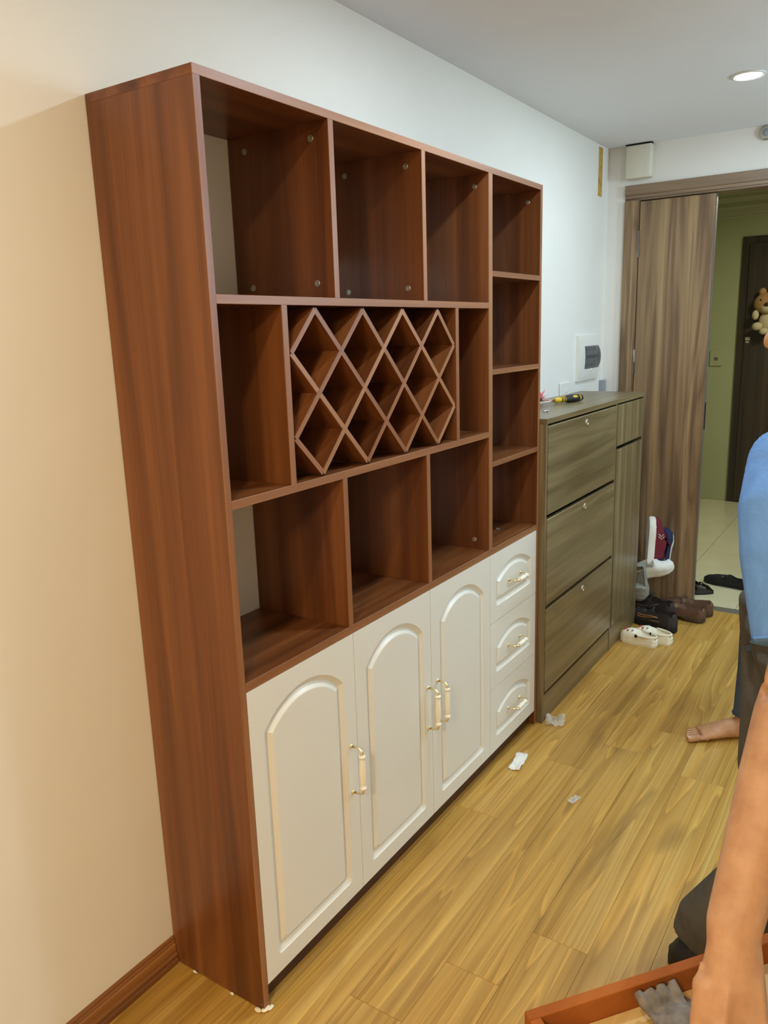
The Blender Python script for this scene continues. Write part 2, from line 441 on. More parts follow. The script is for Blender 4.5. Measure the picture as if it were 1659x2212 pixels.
# wine rack: crossed slats, each one a part
X0, X1, Z0, Z1 = .2222, .9655, 1.2083, 1.5890
def slat(p, q, y0, yf):
    p, q = Vector((p[0], 0, p[1])), Vector((q[0], 0, q[1])); d = (q-p).normalized(); n = Vector((-d.z, 0, d.x))*.0062
    bm = nb()
    poly_prism(bm, [p+n+Vector((0, yf, 0)), q+n+Vector((0, yf, 0)), q-n+Vector((0, yf, 0)), p-n+Vector((0, yf, 0))], (0, y0-yf, 0))
    bmesh.ops.bevel(bm, geom=list(bm.edges), offset=.0004, segments=1, affect='EDGES')
    # local frame along the slat so that the grain follows it
    c = (p+q)/2; ang = math.atan2(d.z, d.x)
    Mx = Matrix.Translation(c) @ Matrix.Rotation(-ang, 4, 'Y')
    bmesh.ops.transform(bm, matrix=Mx.inverted(), verts=bm.verts)
    o = obj('rack_slat', bm, M['red_x'], cab, world=False); o.matrix_local = Mx
    bm = nb(); L = (q-p).length/2
    box(bm, -L, L, yf-.0006, yf+.0006, -.0062, .0062)
    obj('edge_band', bm, M['red_edge'], o, world=False)
m_ = .0075
T = [.318, .502, .682, .866]; Bq = [.321, .503, .683, .857]; Lz = [1.490, 1.306]; Rz = [1.486, 1.312]
rise = [((X0+m_, Lz[0]), (T[0], Z1-m_)), ((X0+m_, Lz[1]), (T[1], Z1-m_)), ((Bq[0], Z0+m_), (T[2], Z1-m_)), ((Bq[1], Z0+m_), (T[3], Z1-m_)), ((Bq[2], Z0+m_), (X1-m_, Rz[0])), ((Bq[3], Z0+m_), (X1-m_, Rz[1]))]
fall = [((X0+m_, Lz[1]), (Bq[0], Z0+m_)), ((X0+m_, Lz[0]), (Bq[1], Z0+m_)), ((T[0], Z1-m_), (Bq[2], Z0+m_)), ((T[1], Z1-m_), (Bq[3], Z0+m_)), ((T[2], Z1-m_), (X1-m_, Rz[1])), ((T[3], Z1-m_), (X1-m_, Rz[0]))]
for p, q in rise: slat(p, q, -.012, -.2975)
for p, q in fall: slat(p, q, -.013, -.2967)
# connector caps on the divider faces
cap_bm = nb(); lathe(cap_bm, (0, 0, 0), [(.0078, 0), (.0078, .0012), (.0068, .0018), (.0058, .0018), (.0055, .0008), (.002, .0008), (.0012, .0014)], 14, (-1, 0, 0))
cap_me = None
def cam_cap(par, x, y, z, flat=False):
    global cap_me
    if cap_me is None:
        o = obj('connector_cap', cap_bm, M['zinc'], par, world=False, auto=40); cap_me = o.data
    else:
        o = bpy.data.objects.new('connector_cap', cap_me); COL.objects.link(o); o.parent = par
    o.location = (x, y, z)
    if flat: o.rotation_euler = (0, R(90), 0)
for par, x in ((d1, .392), (d2, .789)):
    for y in (-.054, -.251):
        for z in (1.9495, 1.641): cam_cap(par, x, y, z)
cam_cap(dt, DVX, -.253, 1.9485); cam_cap(rp, CW-TH, -.253, 1.948); cam_cap(dt, DVX, -.246, .8455)
cam_cap(dt, DVX, -.055, 1.9485); cam_cap(rp, CW-TH, -.055, 1.948)
cam_cap(shB, 1.083, -.20, 1.2075, True); cam_cap(shC, 1.46, -.20, .8135, True)
# doors and drawers with a routed arched panel
def arched_front(x0, x1, z0, z1, gx0, gx1, gz0, gs, gt, yfr):
    """slab with a routed groove: outline gx0..gx1, bottom gz0, arch spring gs, arch top gt"""
    def outline(ins):
        xa, xb, zb = gx0+ins, gx1-ins, gz0+ins
        c = (xa+xb)/2; half = (gx1-gx0)/2; rise = gt-gs
        Rr = (half*half + rise*rise)/(2*rise); zc = gt-Rr; r = Rr-ins; h = (xb-xa)/2
        a = math.asin(min(1, h/r)); N = 22
        ch = .010
        pts = [(xa+ch, zb), (xb-ch, zb), (xb-ch*.3, zb+ch*.3), (xb, zb+ch)]
        for i in range(N+1):
            t = a - 2*a*i/N
            pts.append((c + r*math.sin(t), zc + r*math.cos(t)))
        pts += [(xa, zb+ch), (xa+ch*.3, zb+ch*.3)]
        return pts
    bm = nb(); box(bm, x0, x1, yfr, yfr+.0175, z0, z1)
    ff = min(bm.faces, key=lambda f: f.calc_center_median().y)
    edges0 = list(ff.edges); bm.faces.remove(ff)
    loops = []
    for ins, dy in ((0, 0), (.0015, .002), (.0130, .0092), (.0155, .0092), (.0275, .0008), (.0295, 0)):
        loops.append([bm.verts.new((x, yfr+dy, z)) for x, z in outline(ins)])
    e1 = [bm.edges.new((loops[0][i], loops[0][(i+1) % len(loops[0])])) for i in range(len(loops[0]))]
    bmesh.ops.triangle_fill(bm, edges=edges0+e1, use_beauty=True)
    n = len(loops[0])
    for a, b in zip(loops, loops[1:]):
        for i in range(n): bm.faces.new((a[i], a[(i+1) % n], b[(i+1) % n], b[i]))
    bm.faces.new(loops[-1])
    return bm
def handle(par, p, q, out=.034):
    """cream ceramic grip between two pale brass posts; p, q = post feet on the front"""
    p, q = Vector(p), Vector(q); d = (q-p).normalized(); o_ = Vector((0, -1, 0)); L = (q-p).length
    for s, a in ((1, p), (-1, q)):
        bm = nb()
        lathe(bm, a, [(.0062, 0), (.0062, .002), (.004, .0035), (.0036, .005)], 12, o_)
        dd = d*s
        tube(bm, [a+o_*.004, a+o_*.016, a+o_*.024+dd*.001, a+o_*.031+dd*.005, a+o_*out+dd*.012, a+o_*out+dd*.018], [.0032, .003, .0032, .0036, .0042, .0046], 10, up=(1, 0, 0) if abs(d.z) > .5 else (0, 0, 1))
        obj('handle_post', bm, M['brass'], par, smooth=True)
    g0 = p+o_*out+d*.017; gl = L-.034
    prof = [(.0042, 0), (.0082, .001), (.0092, .004), (.0082, .007), (.0056, .0088), (.0062, .013), (.0080, gl*.35), (.0085, gl*.5), (.0080, gl*.65), (.0062, gl-.013), (.0056, gl-.0088), (.0082, gl-.007), (.0092, gl-.004), (.0082, gl-.001), (.0042, gl)]
    bm = nb(); lathe(bm, g0, prof, 16, d)
    obj('handle_grip', bm, M['ceramic'], par, smooth=True)
YD = -.2995
for (x0, x1), (g0, g1), hx in (((.0185, .4055), (.0625, .3565), .3775), ((.4075, .7905), (.4555, .7455), .7695), ((.7925, 1.1875), (.8455, 1.1405), .8265)):
    bm = arched_front(x0, x1, .060, .7925, g0, g1, .1065, .677, .7435, YD)
    d = obj('door', bm, M['cream'], cab, loc=(x0, YD, .06))
    handle(d, (hx, YD, .4945), (hx, YD, .3635))
for z0, z1 in ((.5485, .7925), (.3045, .5465), (.060, .3025)):
    bm = arched_front(1.1895, 1.5815, z0, z1, 1.2375, 1.5335, z0+.0525, z0+.148, z0+.1945, YD)
    d = obj('drawer', bm, M['cream'], cab, loc=(1.1895, YD, z0))
    handle(d, (1.337, YD, z0+.120), (1.437, YD, z0+.120))

# ---------------------------------------------------------------- grey shoe cabinet
SX0, SX1, SY, SH = 1.6035, 2.866, -.326, 1.2045
sc = thing('shoe_cabinet', (SX0, 0, 0), 'grey-brown wood-grain shoe cabinet with three drop fronts beside the tall cabinet', 'cabinet')
bxo('top_panel', (SX0, SX1, SY, -.002, SH-.020, SH), M['grey_x'], sc, .0006)
for xx in (SX0, 2.428, SX1-.016): bxo('side_panel', (xx, xx+.016, SY+.002, -.002, .002, SH-.020), M['grey_z'], sc, .0005)
bxo('back_panel', (SX0+.016, SX1-.016, -.012, -.002, .05, SH-.02), M['grey_z'], sc, 0)
bxo('plinth', (SX0+.016, SX1-.016, SY+.004, SY+.020, .002, .112), M['grey_x'], sc, .0005)
bxo('bottom_panel', (SX0+.016, SX1-.016, SY+.03, -.013, .095, .112), M['dark_gap'], sc, 0)
for z0, z1 in ((.843, 1.176), (.484, .826), (.126, .467)):
    f = bxo('drop_front', (SX0+.019, 2.425, SY, SY+.018, z0, z1), M['grey_x'], sc, .0012)
    bm = nb(); cx, cz = 2.03, z1-.030
    lathe(bm, (cx, SY, cz), [(.0135, -.001), (.0135, .003), (.012, .005), (.009, .005), (.0075, .0025), (.002, .0025)], 16, (0, -1, 0))
    obj('lock', bm, M['zinc'], f, auto=40)
bxo('drawer', (2.447, SX1-.019, SY, SY+.018, .990, 1.176), M['grey_z'], sc, .0012)
bxo('door', (2.447, SX1-.019, SY, SY+.018, .118, .972), M['grey_z'], sc, .0012)
bxo('inner_shelf', (2.445, SX1-.017, SY+.03, -.013, .975, .987), M['dark_gap'], sc, 0)

# on the shoe cabinet
sd = thing('screwdriver', (2.10, -.115, SH), 'screwdriver with black and yellow handle lying on the shoe cabinet', 'screwdriver')
a, b = Vector((2.305, -.206, SH+.0172)), Vector((2.150, -.139, SH+.0155)); d = (b-a).normalized(); Lh = (b-a).length
bm = nb(); lathe(bm, a, [(.006, 0), (.0135, .004), (.0155, .012), (.0162, .018)], 18, d); lathe(bm, a, [(.0158, .024), (.0165, .04), (.0172, .06), (.0165, .085), (.0135, .106), (.0118, .118), (.0118, .132)], 18, d)
obj('grip', bm, M['black'], sd, auto=50)
bm = nb(); lathe(bm, a, [(.0152, .0182), (.0152, .0238)], 18, d); obj('end_band', bm, M['yellow'], sd, auto=50)
bm = nb()
lathe(bm, a, [(.0112, .1325), (.0132, .138), (.0125, Lh-.008), (.008, Lh)], 18, d)
obj('collar', bm, M['yellow'], sd, auto=50)
for s_ in (.108, .117, .126):
    bm = nb(); lathe(bm, a, [(.0126, s_-.0022), (.0138, s_), (.0126, s_+.0022)], 18, d); obj('grip_band', bm, M['yellow'], sd, auto=50)
bm = nb(); ball(bm, a+d*.055+Vector((-.3, -.75, .58)).normalized()*.0135, (.018, .007, .007), 2, d.to_track_quat('X', 'Z').to_matrix()); obj('badge', bm, M['yellow'], sd, smooth=True)
bm = nb(); e = b+d*.16; e.z = SH+.004; tube(bm, [b, e], .0036, 8); obj('shaft', bm, M['steel'], sd, smooth=True)
pt = thing('ribbon_tassel', (2.16, -.070, SH), 'pink frayed ribbon tassel on a thin pink stalk lying on the shoe cabinet', 'ribbon')
bm = nb(); rr = random.Random(3)
for i in range(26):
    az = rr.uniform(0, 6.28); el = rr.uniform(.0, 1.2); L = rr.uniform(.03, .07)
    c = Vector((2.16, -.070, SH+.012)); dr = Vector((math.cos(az)*math.cos(el), math.sin(az)*math.cos(el)*.6, math.sin(el)*.75))
    side = dr.cross(Vector((0, 0, 1))).normalized()
    tube(bm, [c, c+dr*L*.5+Vector((0, 0, .008)), c+dr*L+Vector((0, 0, .002))], [(.0045, .0012), (.005, .001), (.002, .0008)], 6)
obj('tuft', bm, M['pink'], pt, smooth=True)
bm = nb(); tube(bm, [(2.16, -.070, SH+.012), (2.21, -.095, SH+.010), (2.285, -.105, SH+.004)], .0032, 8); obj('stalk', bm, M['pink'], pt, smooth=True)
bm = nb(); q = Vector((1.838, -.231, SH+.0045)); lathe(bm, q, [(.0012, -.020), (.0028, -.016), (.0028, 0), (.0044, .001), (.0044, .004)], 10, Vector((.85, -.5, .02)))
tag(obj('screw', bm, M['zinc'], loc=(1.838, -.231, SH)), 'small loose metal screw near the front edge of the shoe cabinet top', 'screw')

# ---------------------------------------------------------------- fittings on the back wall and end wall
bb = thing('breaker_box', (2.93, 0, 1.26), 'white wall-mounted breaker box with smoked curved window above shoe cabinet', 'breaker box')
bx0, bx1, bz0, bz1 = 2.782, 3.077, 1.257, 1.483
def bow(z): t = (z-bz0)/(bz1-bz0); return -(.012 + .013*math.sin(math.pi*t)**.8)
def bowed(bm, x0, x1, z0, z1, n=14, off=0.0, th=None):
    zs = [z0+(z1-z0)*i/n for i in range(n+1)]
    outer = [(bow(z)-off, z) for z in zs]
    inner = [((0 if th is None else bow(z)-off+th), z) for z in zs][::-1]
    poly_prism(bm, [(x0, y, z) for y, z in outer+inner], (x1-x0, 0, 0))
bm = nb(); wx0, wx1, wz0, wz1 = bx0+.072, bx1-.020, bz0+.058, bz1-.054
bowed(bm, bx0, wx0, bz0, bz1); bowed(bm, wx1, bx1, bz0, bz1); bowed(bm, wx0, wx1, bz0, wz0, 6); bowed(bm, wx0, wx1, wz1, bz1, 6)
obj('housing', bm, M['white_pl'], bb, auto=30)
bm = nb(); box(bm, wx0, wx1, -.010, -.002, wz0, wz1); obj('backing', bm, M['grey_charm'], bb)
for i in range(8):
    xx = wx0+.012+i*.0225
    br = bxo('breaker', (xx, xx+.0205, -.026, -.010, wz0+.022, wz1-.022), M['white_pl'], bb, .001)
    bxo('toggle', (xx+.006, xx+.0145, -.033, -.0262, (wz0+wz1)/2-.004, (wz0+wz1)/2+.012), M['black'], br, .001)
bm = nb(); NW = 14
zz = [wz0+(wz1-wz0)*i/NW for i in range(NW+1)]
ow = [(bow(z)-.0012-.012*math.sin(math.pi*i/NW)**.7, z) for i, z in enumerate(zz)]
poly_prism(bm, [(wx0, y, z) for y, z in ow]+[(wx0, y+.0018, z) for y, z in ow[::-1]], (wx1-wx0, 0, 0))
for xe in (wx0, wx1-.0018): poly_prism(bm, [(xe, y+.001, z) for y, z in ow]+[(xe, bow(z)-.0006, z) for z in zz[::-1]], (.0018, 0, 0))
obj('window', bm, M['smoke_window'], bb, auto=30)
bm = nb(); lathe(bm, ((wx0+wx1)/2, bow(wz0-.006)+.002, wz0-.008), [(.008, 0), (.009, .003), (.006, .006)], 14, (0, -1, 0)); obj('latch', bm, M['shoe_white'], bb, auto=40)
so = thing('wall_socket', (2.625, 0, 1.24), 'small white socket plate low on the wall behind the screwdriver', 'socket')
bxo('face_plate', (2.560, 2.690, -.009, -.0005, 1.185, 1.264), M['white_pl'], so, .003)
bm = nb(); lathe(bm, (2.636, -.009, 1.222), [(.010, 0), (.010, .002), (.007, .0035)], 14, (0, -1, 0)); obj('button', bm, M['shoe_white'], so, auto=40)
bm = nb(); box(bm, 3.049, 3.100, -.0035, -.0005, 2.169, 2.400, .0008)
tag(obj('paper_strip', bm, M['paper'], loc=(3.075, 0, 2.28)), 'narrow yellow strip stuck upright on the wall near the corner', 'strip')
ct = thing('cable_trunking', (3.18, 0, 0), 'short grey upright cable trunking in the wall corner behind shoe cabinet', 'trunking')
bxo('trunk', (3.150, 3.204, -.022, -.0005, .08, 1.240), M['grey_charm'], ct, .002)
eb = thing('wall_box', (XE, -.165, 2.25), 'white plastic box fixed to the wall above the door casing', 'box')
bm = nb(); box(bm, XE-.052, XE-.0005, -.229, -.101, 2.247, 2.405, .007, 3); obj('cover', bm, M['offwhite_pl'], eb, auto=35)
bm = nb(); box(bm, XE-.0525, XE-.020, -.2295, -.1005, 2.403, 2.409, .001); obj('top_shadow_strip', bm, M['dark_gap'], eb)  # dark strip stands in for the shadow along the box top
sn = thing('wall_sensor', (XE, -.742, 2.375), 'small round white sensor with dark centre on wall above the doorway', 'sensor')
bm = nb(); lathe(bm, (XE-.0005, -.742, 2.378), [(.033, 0), (.033, .010), (.026, .016), (.018, .016)], 20, (-1, 0, 0)); obj('ring', bm, M['zinc'], sn, auto=40)
bm = nb(); lathe(bm, (XE-.010, -.742, 2.378), [(.018, 0), (.017, .010), (.008, .016)], 16, (-1, 0, 0)); obj('lens', bm, M['grey_charm'], sn, auto=40)

# downlights (each recessed lamp carries its own light)
for i, (x, y) in enumerate(DOWNLIGHTS):
    lab = ['round white recessed ceiling downlight nearest the camera side of the room', 'round white recessed ceiling downlight in front of the tall cabinet', 'round bright recessed ceiling downlight in front of the shoe cabinet'][i]
    t = thing('downlight', (x, y, CEIL), lab, 'ceiling light', 'recessed downlights')
    bm = nb(); lathe(bm, (x, y, CEIL), [(.052, -.0005), (.060, -.0005), (.060, -.004), (.052, -.006), (.048, -.003)], 28); obj('trim_ring', bm, M['white_pl'], t, auto=40)
    bm = nb(); lathe(bm, (x, y, CEIL), [(.047, -.001), (.047, -.0032)], 28); obj('diffuser', bm, M['lamp_on'], t)
    area('downlight_lamp', (x, y, CEIL-.012), .085, DL_POWER[i], DL_COL[i])

# ---------------------------------------------------------------- entrance door in the end wall
dr = thing('door_1', (XE, -.8, 0), kind='structure')
JI = -.166           # inner edge of the hinge-side jamb
def jamb(y_out, y_in, s):
    bm = nb()
    # stepped casing: (x offset from the wall face, y)
    w = abs(y_in-y_out)
    prof = [(0.13, 0), (-.016, 0), (-.018, .003), (-.018, w*.62), (-.012, w*.68), (-.012, w*.86), (-.004, w*.90), (-.004, w), (.13, w)]
    poly_prism(bm, [(XE+px, y_out - s*py, .002) for px, py in prof], (0, 0, DZ-.0765))
    return bm
obj('jamb', jamb(DY0, JI, 1), M['door_wood'], dr)
obj('jamb', jamb(DY1, DY1+.072, -1), M['door_wood'], dr)
bm = nb(); w = .074
prof = [(0.13, 0), (-.016, 0), (-.018, .003), (-.018, w*.62), (-.012, w*.68), (-.012, w*.86), (-.004, w*.90), (-.004, w), (.13, w)]
poly_prism(bm, [(XE+px, DY0-.001, DZ-py) for px, py in prof], (0, DY1-DY0+.002, 0))
obj('head_casing', bm, M['door_wood_y'], dr)
LX0 = XE+.004
leaf = bxo('leaf', (LX0, LX0+.045, -.533, JI-.003, .012, 2.141), M['door_wood'], dr, .0012)
bxo('edge_strip', (LX0+.006, LX0+.039, -.5365, -.5332, .012, 2.141), M['stone'], leaf, .0005)
for z0, z1 in ((1.868, 1.998), (1.268, 1.398), (.35, .48)):
    bm = nb(); tube(bm, [(XE-.001, JI-.002, z0), (XE-.001, JI-.002, z1)], .0062, 10); obj('hinge', bm, M['steel'], leaf, smooth=True)
bxo('flush_bolt', (LX0+.012, LX0+.033, -.5385, -.5366, .985, 1.125), M['dark_gap'], leaf, .001)
bxo('strike_stud', (LX0+.004, LX0+.010, -.5385, -.5345, 2.075, 2.081), M['steel'], leaf, .001)
o = bxo('trim_1', (FLX+.002, 3.326, DY1+.08, JI, -.06, .0005), M['stone']); o['kind'] = 'structure'

# ---------------------------------------------------------------- corridor beyond
KX0, KX1, KY0, KY1, KZ = 3.34, 6.17, -3.0, 1.4, 2.52
cf = thing('floor_corridor', (KX0, 0, 0), kind='structure')
bxo('joint_bed', (3.328, KX1, KY0, KY1, -.06, -.002), M['tile_joint'], cf, 0)
TS = .379; tm = {}
xs = 3.3265; i = 0
while xs < KX1-.01:
    ys = -.3565 - 7*TS
    while ys < KY1-.01:
        lx = min(TS, KX1-xs); ly = min(TS, KY1-ys); key = (round(lx, 3), round(ly, 3))
        if key not in tm:
            bm = nb(); box(bm, .0015, lx-.0015, .0015, ly-.0015, -.010, 0, .0006)
            bmesh.ops.recalc_face_normals(bm, faces=bm.faces)
            me = bpy.data.meshes.new('tile'); bm.to_mesh(me); bm.free(); me.materials.append(M['tile']); tm[key] = me
        t = bpy.data.objects.new('tile', tm[key]); COL.objects.link(t); t.parent = cf; t.location = (xs-KX0, ys, 0)
        ys += TS
    xs += TS
struct('wall_corridor_far', (KX1, KX1+.1, KY0, KY1, 0, KZ), M['green_wall'])
struct('wall_corridor_left', (3.33, KX1+.1, KY1, KY1+.1, 0, KZ), M['green_wall'])
struct('wall_corridor_right', (3.33, KX1+.1, KY0-.1, KY0, 0, KZ), M['green_wall'])
struct('ceiling_corridor', (3.33, KX1+.1, KY0-.1, KY1+.1, KZ, KZ+.1), M['corr_ceil'])
wn = nb(); box(wn, XE+.121, 3.345, DY0-.03, KY1, 0, KZ); box(wn, XE+.121, 3.345, KY0, DY1+.03, 0, KZ); box(wn, XE+.121, 3.345, DY1+.03, DY0-.03, DZ-.03, KZ)
o = obj('wall_corridor_near', wn, M['green_wall']); o['kind'] = 'structure'
bm = nb(); poly_prism(bm, [(KX1, KY0, 2.352), (KX1-.012, KY0, 2.352), (KX1-.014, KY0, 2.362), (KX1-.010, KY0, 2.366), (KX1-.010, KY0, 2.42), (KX1-.03, KY0, 2.435), (KX1-.03, KY0, 2.470), (KX1-.07, KY0, 2.50), (KX1-.07, KY0, KZ-.0005), (KX1, KY0, KZ-.0005)], (0, KY1-KY0, 0))
o = obj('trim_3', bm, M['corr_ceil']); o['kind'] = 'structure'
fd = thing('door_2', (KX1, -.6, 0), kind='structure')
bm = nb(); box(bm, KX1-.022, KX1-.0005, -1.20, -.168, .002, 2.198, .002); obj('frame', bm, M['dark_door'], fd)
bm = nb(); box(bm, KX1-.034, KX1-.0225, -1.14, -.225, .012, 2.14, .002); lf = obj('leaf', bm, M['dark_door'], fd)
bxo('number_plate', (KX1-.038, KX1-.0345, -.272, -.236, 1.375, 1.400), M['offwhite_pl'], lf, .0008)
bxo('name_sticker', (KX1-.0365, KX1-.0345, -.266, -.240, 1.352, 1.369), M['insole'], lf, .0004)
sw = thing('wall_switch', (KX1, -.012, 1.232), 'greenish square switch plate on the corridor wall beside dark door', 'switch')
bm = nb(); box(bm, KX1-.012, KX1-.0005, -.062, .038, 1.165, 1.292, .003, 2); obj('face_plate', bm, M['green_wall'], sw)
bm = nb(); box(bm, KX1-.016, KX1-.0122, -.028, .002, 1.212, 1.238, .002); obj('rocker', bm, M['stone'], sw)
# plush wreath on the dark door
pw = thing('plush_ornament', (KX1-.08, -.40, 1.45), 'tan and cream plush bear ornament hanging on the dark corridor door', 'ornament')
px = KX1-.10
bm = nb(); ball(bm, (px, -.395, 1.665), (.07, .105, .085), 3); ball(bm, (px+.005, -.352, 1.752), (.030, .030, .036), 2); ball(bm, (px+.005, -.445, 1.752), (.030, .030, .036), 2); obj('head', bm, M['plush_tan'], pw, smooth=True)
bm = nb(); ball(bm, (px-.045, -.41, 1.628), (.04, .062, .042), 2); obj('muzzle', bm, M['plush_cream'], pw, smooth=True)
bm = nb(); ball(bm, (px-.084, -.402, 1.655), (.014, .020, .015), 2); obj('nose', bm, M['dark_brown'], pw, smooth=True)
for yy in (-.352, -.44):
    bm = nb(); ball(bm, (px-.058, yy, 1.690), .009, 1); obj('eye', bm, M['black_gloss'], pw, smooth=True)
bm = nb(); ball(bm, (px+.01, -.42, 1.525), (.06, .085, .09), 3); obj('body', bm, M['plush_cream'], pw, smooth=True)
for c, r in (((px-.03, -.315, 1.575), (.03, .027, .04)), ((px-.03, -.335, 1.485), (.03, .042, .034)), ((px-.03, -.385, 1.445), (.03, .036, .028))):
    bm = nb(); ball(bm, c, r, 2); obj('paw', bm, M['plush_cream'], pw, smooth=True)
bm = nb(); tube(bm, [(px-.02, -.30+.0, 1.60), (px-.03, -.318, 1.604), (px-.02, -.333, 1.603)], .008, 8); obj('paw_band', bm, M['dark_brown'], pw, smooth=True)

# ---------------------------------------------------------------- shoes
def interp(tab, t):
    for (a, va), (b, vb) in zip(tab, tab[1:]):
        if t <= b:
            k = (t-a)/(b-a) if b > a else 0; k = k*k*(3-2*k)
            return va+(vb-va)*k
    return tab[-1][1]
ROUND = [(0, 0), (.02, .45), (.08, .72), (.25, .76), (.45, .82), (.68, 1.0), (.84, .93), (.94, .66), (.985, .33), (1, 0)]
POINT = [(0, 0), (.02, .42), (.08, .68), (.25, .70), (.45, .78), (.65, 1.0), (.8, .72), (.92, .34), (.98, .12), (1, 0)]
CLOG = [(0, 0), (.02, .5), (.09, .80), (.3, .84), (.5, .92), (.7, 1.0), (.87, .92), (.95, .68), (.985, .38), (1, 0)]
def xf(bm, Mx): bmesh.ops.transform(bm, matrix=Mx, verts=bm.verts); return bm
def sole_bm(L, Wd, h, tab, heel=None, wave=0.0, top=1.0):
    bm = nb(); N = 26
    ts = [.5-.5*math.cos(math.pi*i/N) for i in range(N+1)]
    out = [(t*L, interp(tab, t)*Wd/2) for t in ts] + [(t*L, -interp(tab, t)*Wd/2) for t in ts[-2:0:-1]]
    lv = []
    for fz, fs in ((0, .96), (.25, 1.0), (.75, 1.0), (1, .97*top)):
        row = []
        for j, (x, y) in enumerate(out):
            lift = 0
            if heel:
                t = x/L
                lift = heel*max(0, min(1, (t-.30)/.05))*(1-max(0, min(1, (t-.55)/.25)))*(1-fz)
            cx = L*.5
            row.append(bm.verts.new((cx+(x-cx)*fs, y*fs*(1+wave*math.sin(j*2.1)), h*fz+lift)))
        lv.append(row)
    skin_rings(bm, lv)
    return bm
def upper_bm(L, Wd, sole, tab, top, opening, rim_w=.82, floor_h=.010, pw=.75):
    """top: table t -> height above the sole; opening (t0,t1) has a foot hole"""
    bm = nb(); N = 30; K = 17; rs = []
    for i in range(N+1):
        t = .006 + .988*(.5-.5*math.cos(math.pi*i/N))
        w = max(.0015, interp(tab, t)*Wd/2*.97); h = interp(top, t)
        b = max(0, min(1, (t-opening[0])/.03))*(1-max(0, min(1, (t-opening[1])/.07)))
        row = []
        for j in range(K):
            th = math.pi*j/(K-1)
            cy, sz = math.cos(th), math.sin(th)
            ay = w*math.copysign(abs(cy)**pw, cy); az = h*sz**.8
            # open section
            if j <= 4: oy, oz = w*(1-(1-rim_w)*(j/4)**2), h*(j/4)
            elif j >= 12: oy, oz = -w*(1-(1-rim_w)*((16-j)/4)**2), h*((16-j)/4)
            else:
                s = (j-8)/4.0
                oy = -w*rim_w*.93*math.copysign(abs(s)**.35, s) if s else 0
                oz = floor_h + (h-floor_h)*(abs(s)**9)*.96
            row.append(bm.verts.new((t*L, ay*(1-b)+oy*b, sole+az*(1-b)+oz*b)))
        rs.append(row)
    for r0, r1 in zip(rs, rs[1:]):
        for j in range(K-1): bm.faces.new((r0[j], r0[j+1], r1[j+1], r1[j]))
    for r in (rs[0], rs[-1]): bm.faces.new(r)
    for r0, r1 in zip(rs, rs[1:]): bm.faces.new((r0[0], r1[0], r1[-1], r0[-1]))
    return bm
def basis(p, X, Z):
    X = Vector(X).normalized(); Z = Vector(Z); Z = (Z - X*Z.dot(X)).normalized(); Y = Z.cross(X)
    m = Matrix((X, Y, Z)).transposed().to_4x4(); m.translation = Vector(p); return m
def place(root, Mx): root.matrix_world = Mx; root.rotation_mode = 'QUATERNION'; root.matrix_world = Mx
SNK = [(0, .050), (.05, .064), (.15, .062), (.30, .052), (.42, .058), (.60, .062), (.75, .046), (.9, .032), (1, .012)]
def sneaker(name, Mx, L, Wd, label, up_m, sole_m, sole_h=.032, lace_m=None, tab=ROUND, hs=1.0, group=None, swoosh=False, marks=False, tongue=True):
    root = thing(name, (0, 0, 0), label, 'shoe', group)
    top = [(t, h*hs) for t, h in SNK]
    obj('sole', sole_bm(L, Wd, sole_h, tab), sole_m, root, auto=50, world=False)
    u = obj('upper', upper_bm(L, Wd, sole_h-.002, tab, top, (.06, .50)), up_m, root, auto=60, world=False)
    def surf(t, f): # point on the outer side, f 0..1 up the wall
        return Vector((t*L, interp(tab, t)*Wd/2*.97*(1-.16*f*f), sole_h + interp(top, t)*f*.9))
    if tongue:
        bm = nb(); tube(bm, [(.62*L, 0, sole_h+.056*hs), (.52*L, 0, sole_h+.066*hs), (.44*L, 0, sole_h+.082*hs)], [(.020, .006), (.024, .006), (.022, .004)], 10); obj('tongue', bm, up_m, root, smooth=True, world=False)
        for q in range(5):
            t = .50+.05*q; zt = sole_h+interp(top, t)*1.03+.002; w = .020
            bm = nb(); tube(bm, [(t*L, -w, zt-.006), (t*L+.004, -w*.4, zt+.002), (t*L+.004, w*.4, zt+.002), (t*L, w, zt-.006)], .0026, 7); obj('lace', bm, lace_m or up_m, root, smooth=True, world=False)
    if swoosh:
        for sy in (1, -1):
            bm = nb()
            def sp(t, f, e=.0025):
                p = surf(t, f); p.y = (p.y+e)*sy; return p
            cv = [sp(.30, .68), sp(.42, .52), sp(.52, .38), sp(.60, .30), (sp(.67, .34)), sp(.70, .50), sp(.68, .64), sp(.64, .52), sp(.58, .48), sp(.46, .62), sp(.30, .70)]
            tube(bm, cv, .0022, 6); obj('curved_mark', bm, M['bronze'], root, smooth=True, world=False)
            bm = nb(); tube(bm, [sp(.26, .32), sp(.36, .24), sp(.45, .18)], .002, 6); obj('stripe', bm, M['bronze'], root, smooth=True, world=False)
    if marks:
        for sy in (1, -1):
            for k_ in (0, .05):
                bm = nb(); P = [(.62+k_, .75), (.57+k_, .50), (.62+k_, .25)]
                pts = [surf(t, f)+Vector((0, .002, 0)) for t, f in P]
                for p_ in pts: p_.y *= sy
                tube(bm, pts, .0022, 6); obj('chevron', bm, M['shoe_white'], root, smooth=True, world=False)
            bm = nb(); c = surf(.13, .35); c.y *= sy; box(bm, c.x-.012, c.x+.012, c.y-.002, c.y+.002, c.z-.010, c.z+.010, .0008); obj('heel_patch', bm, M['shoe_white'], root, world=False)
    place(root, Mx); return root
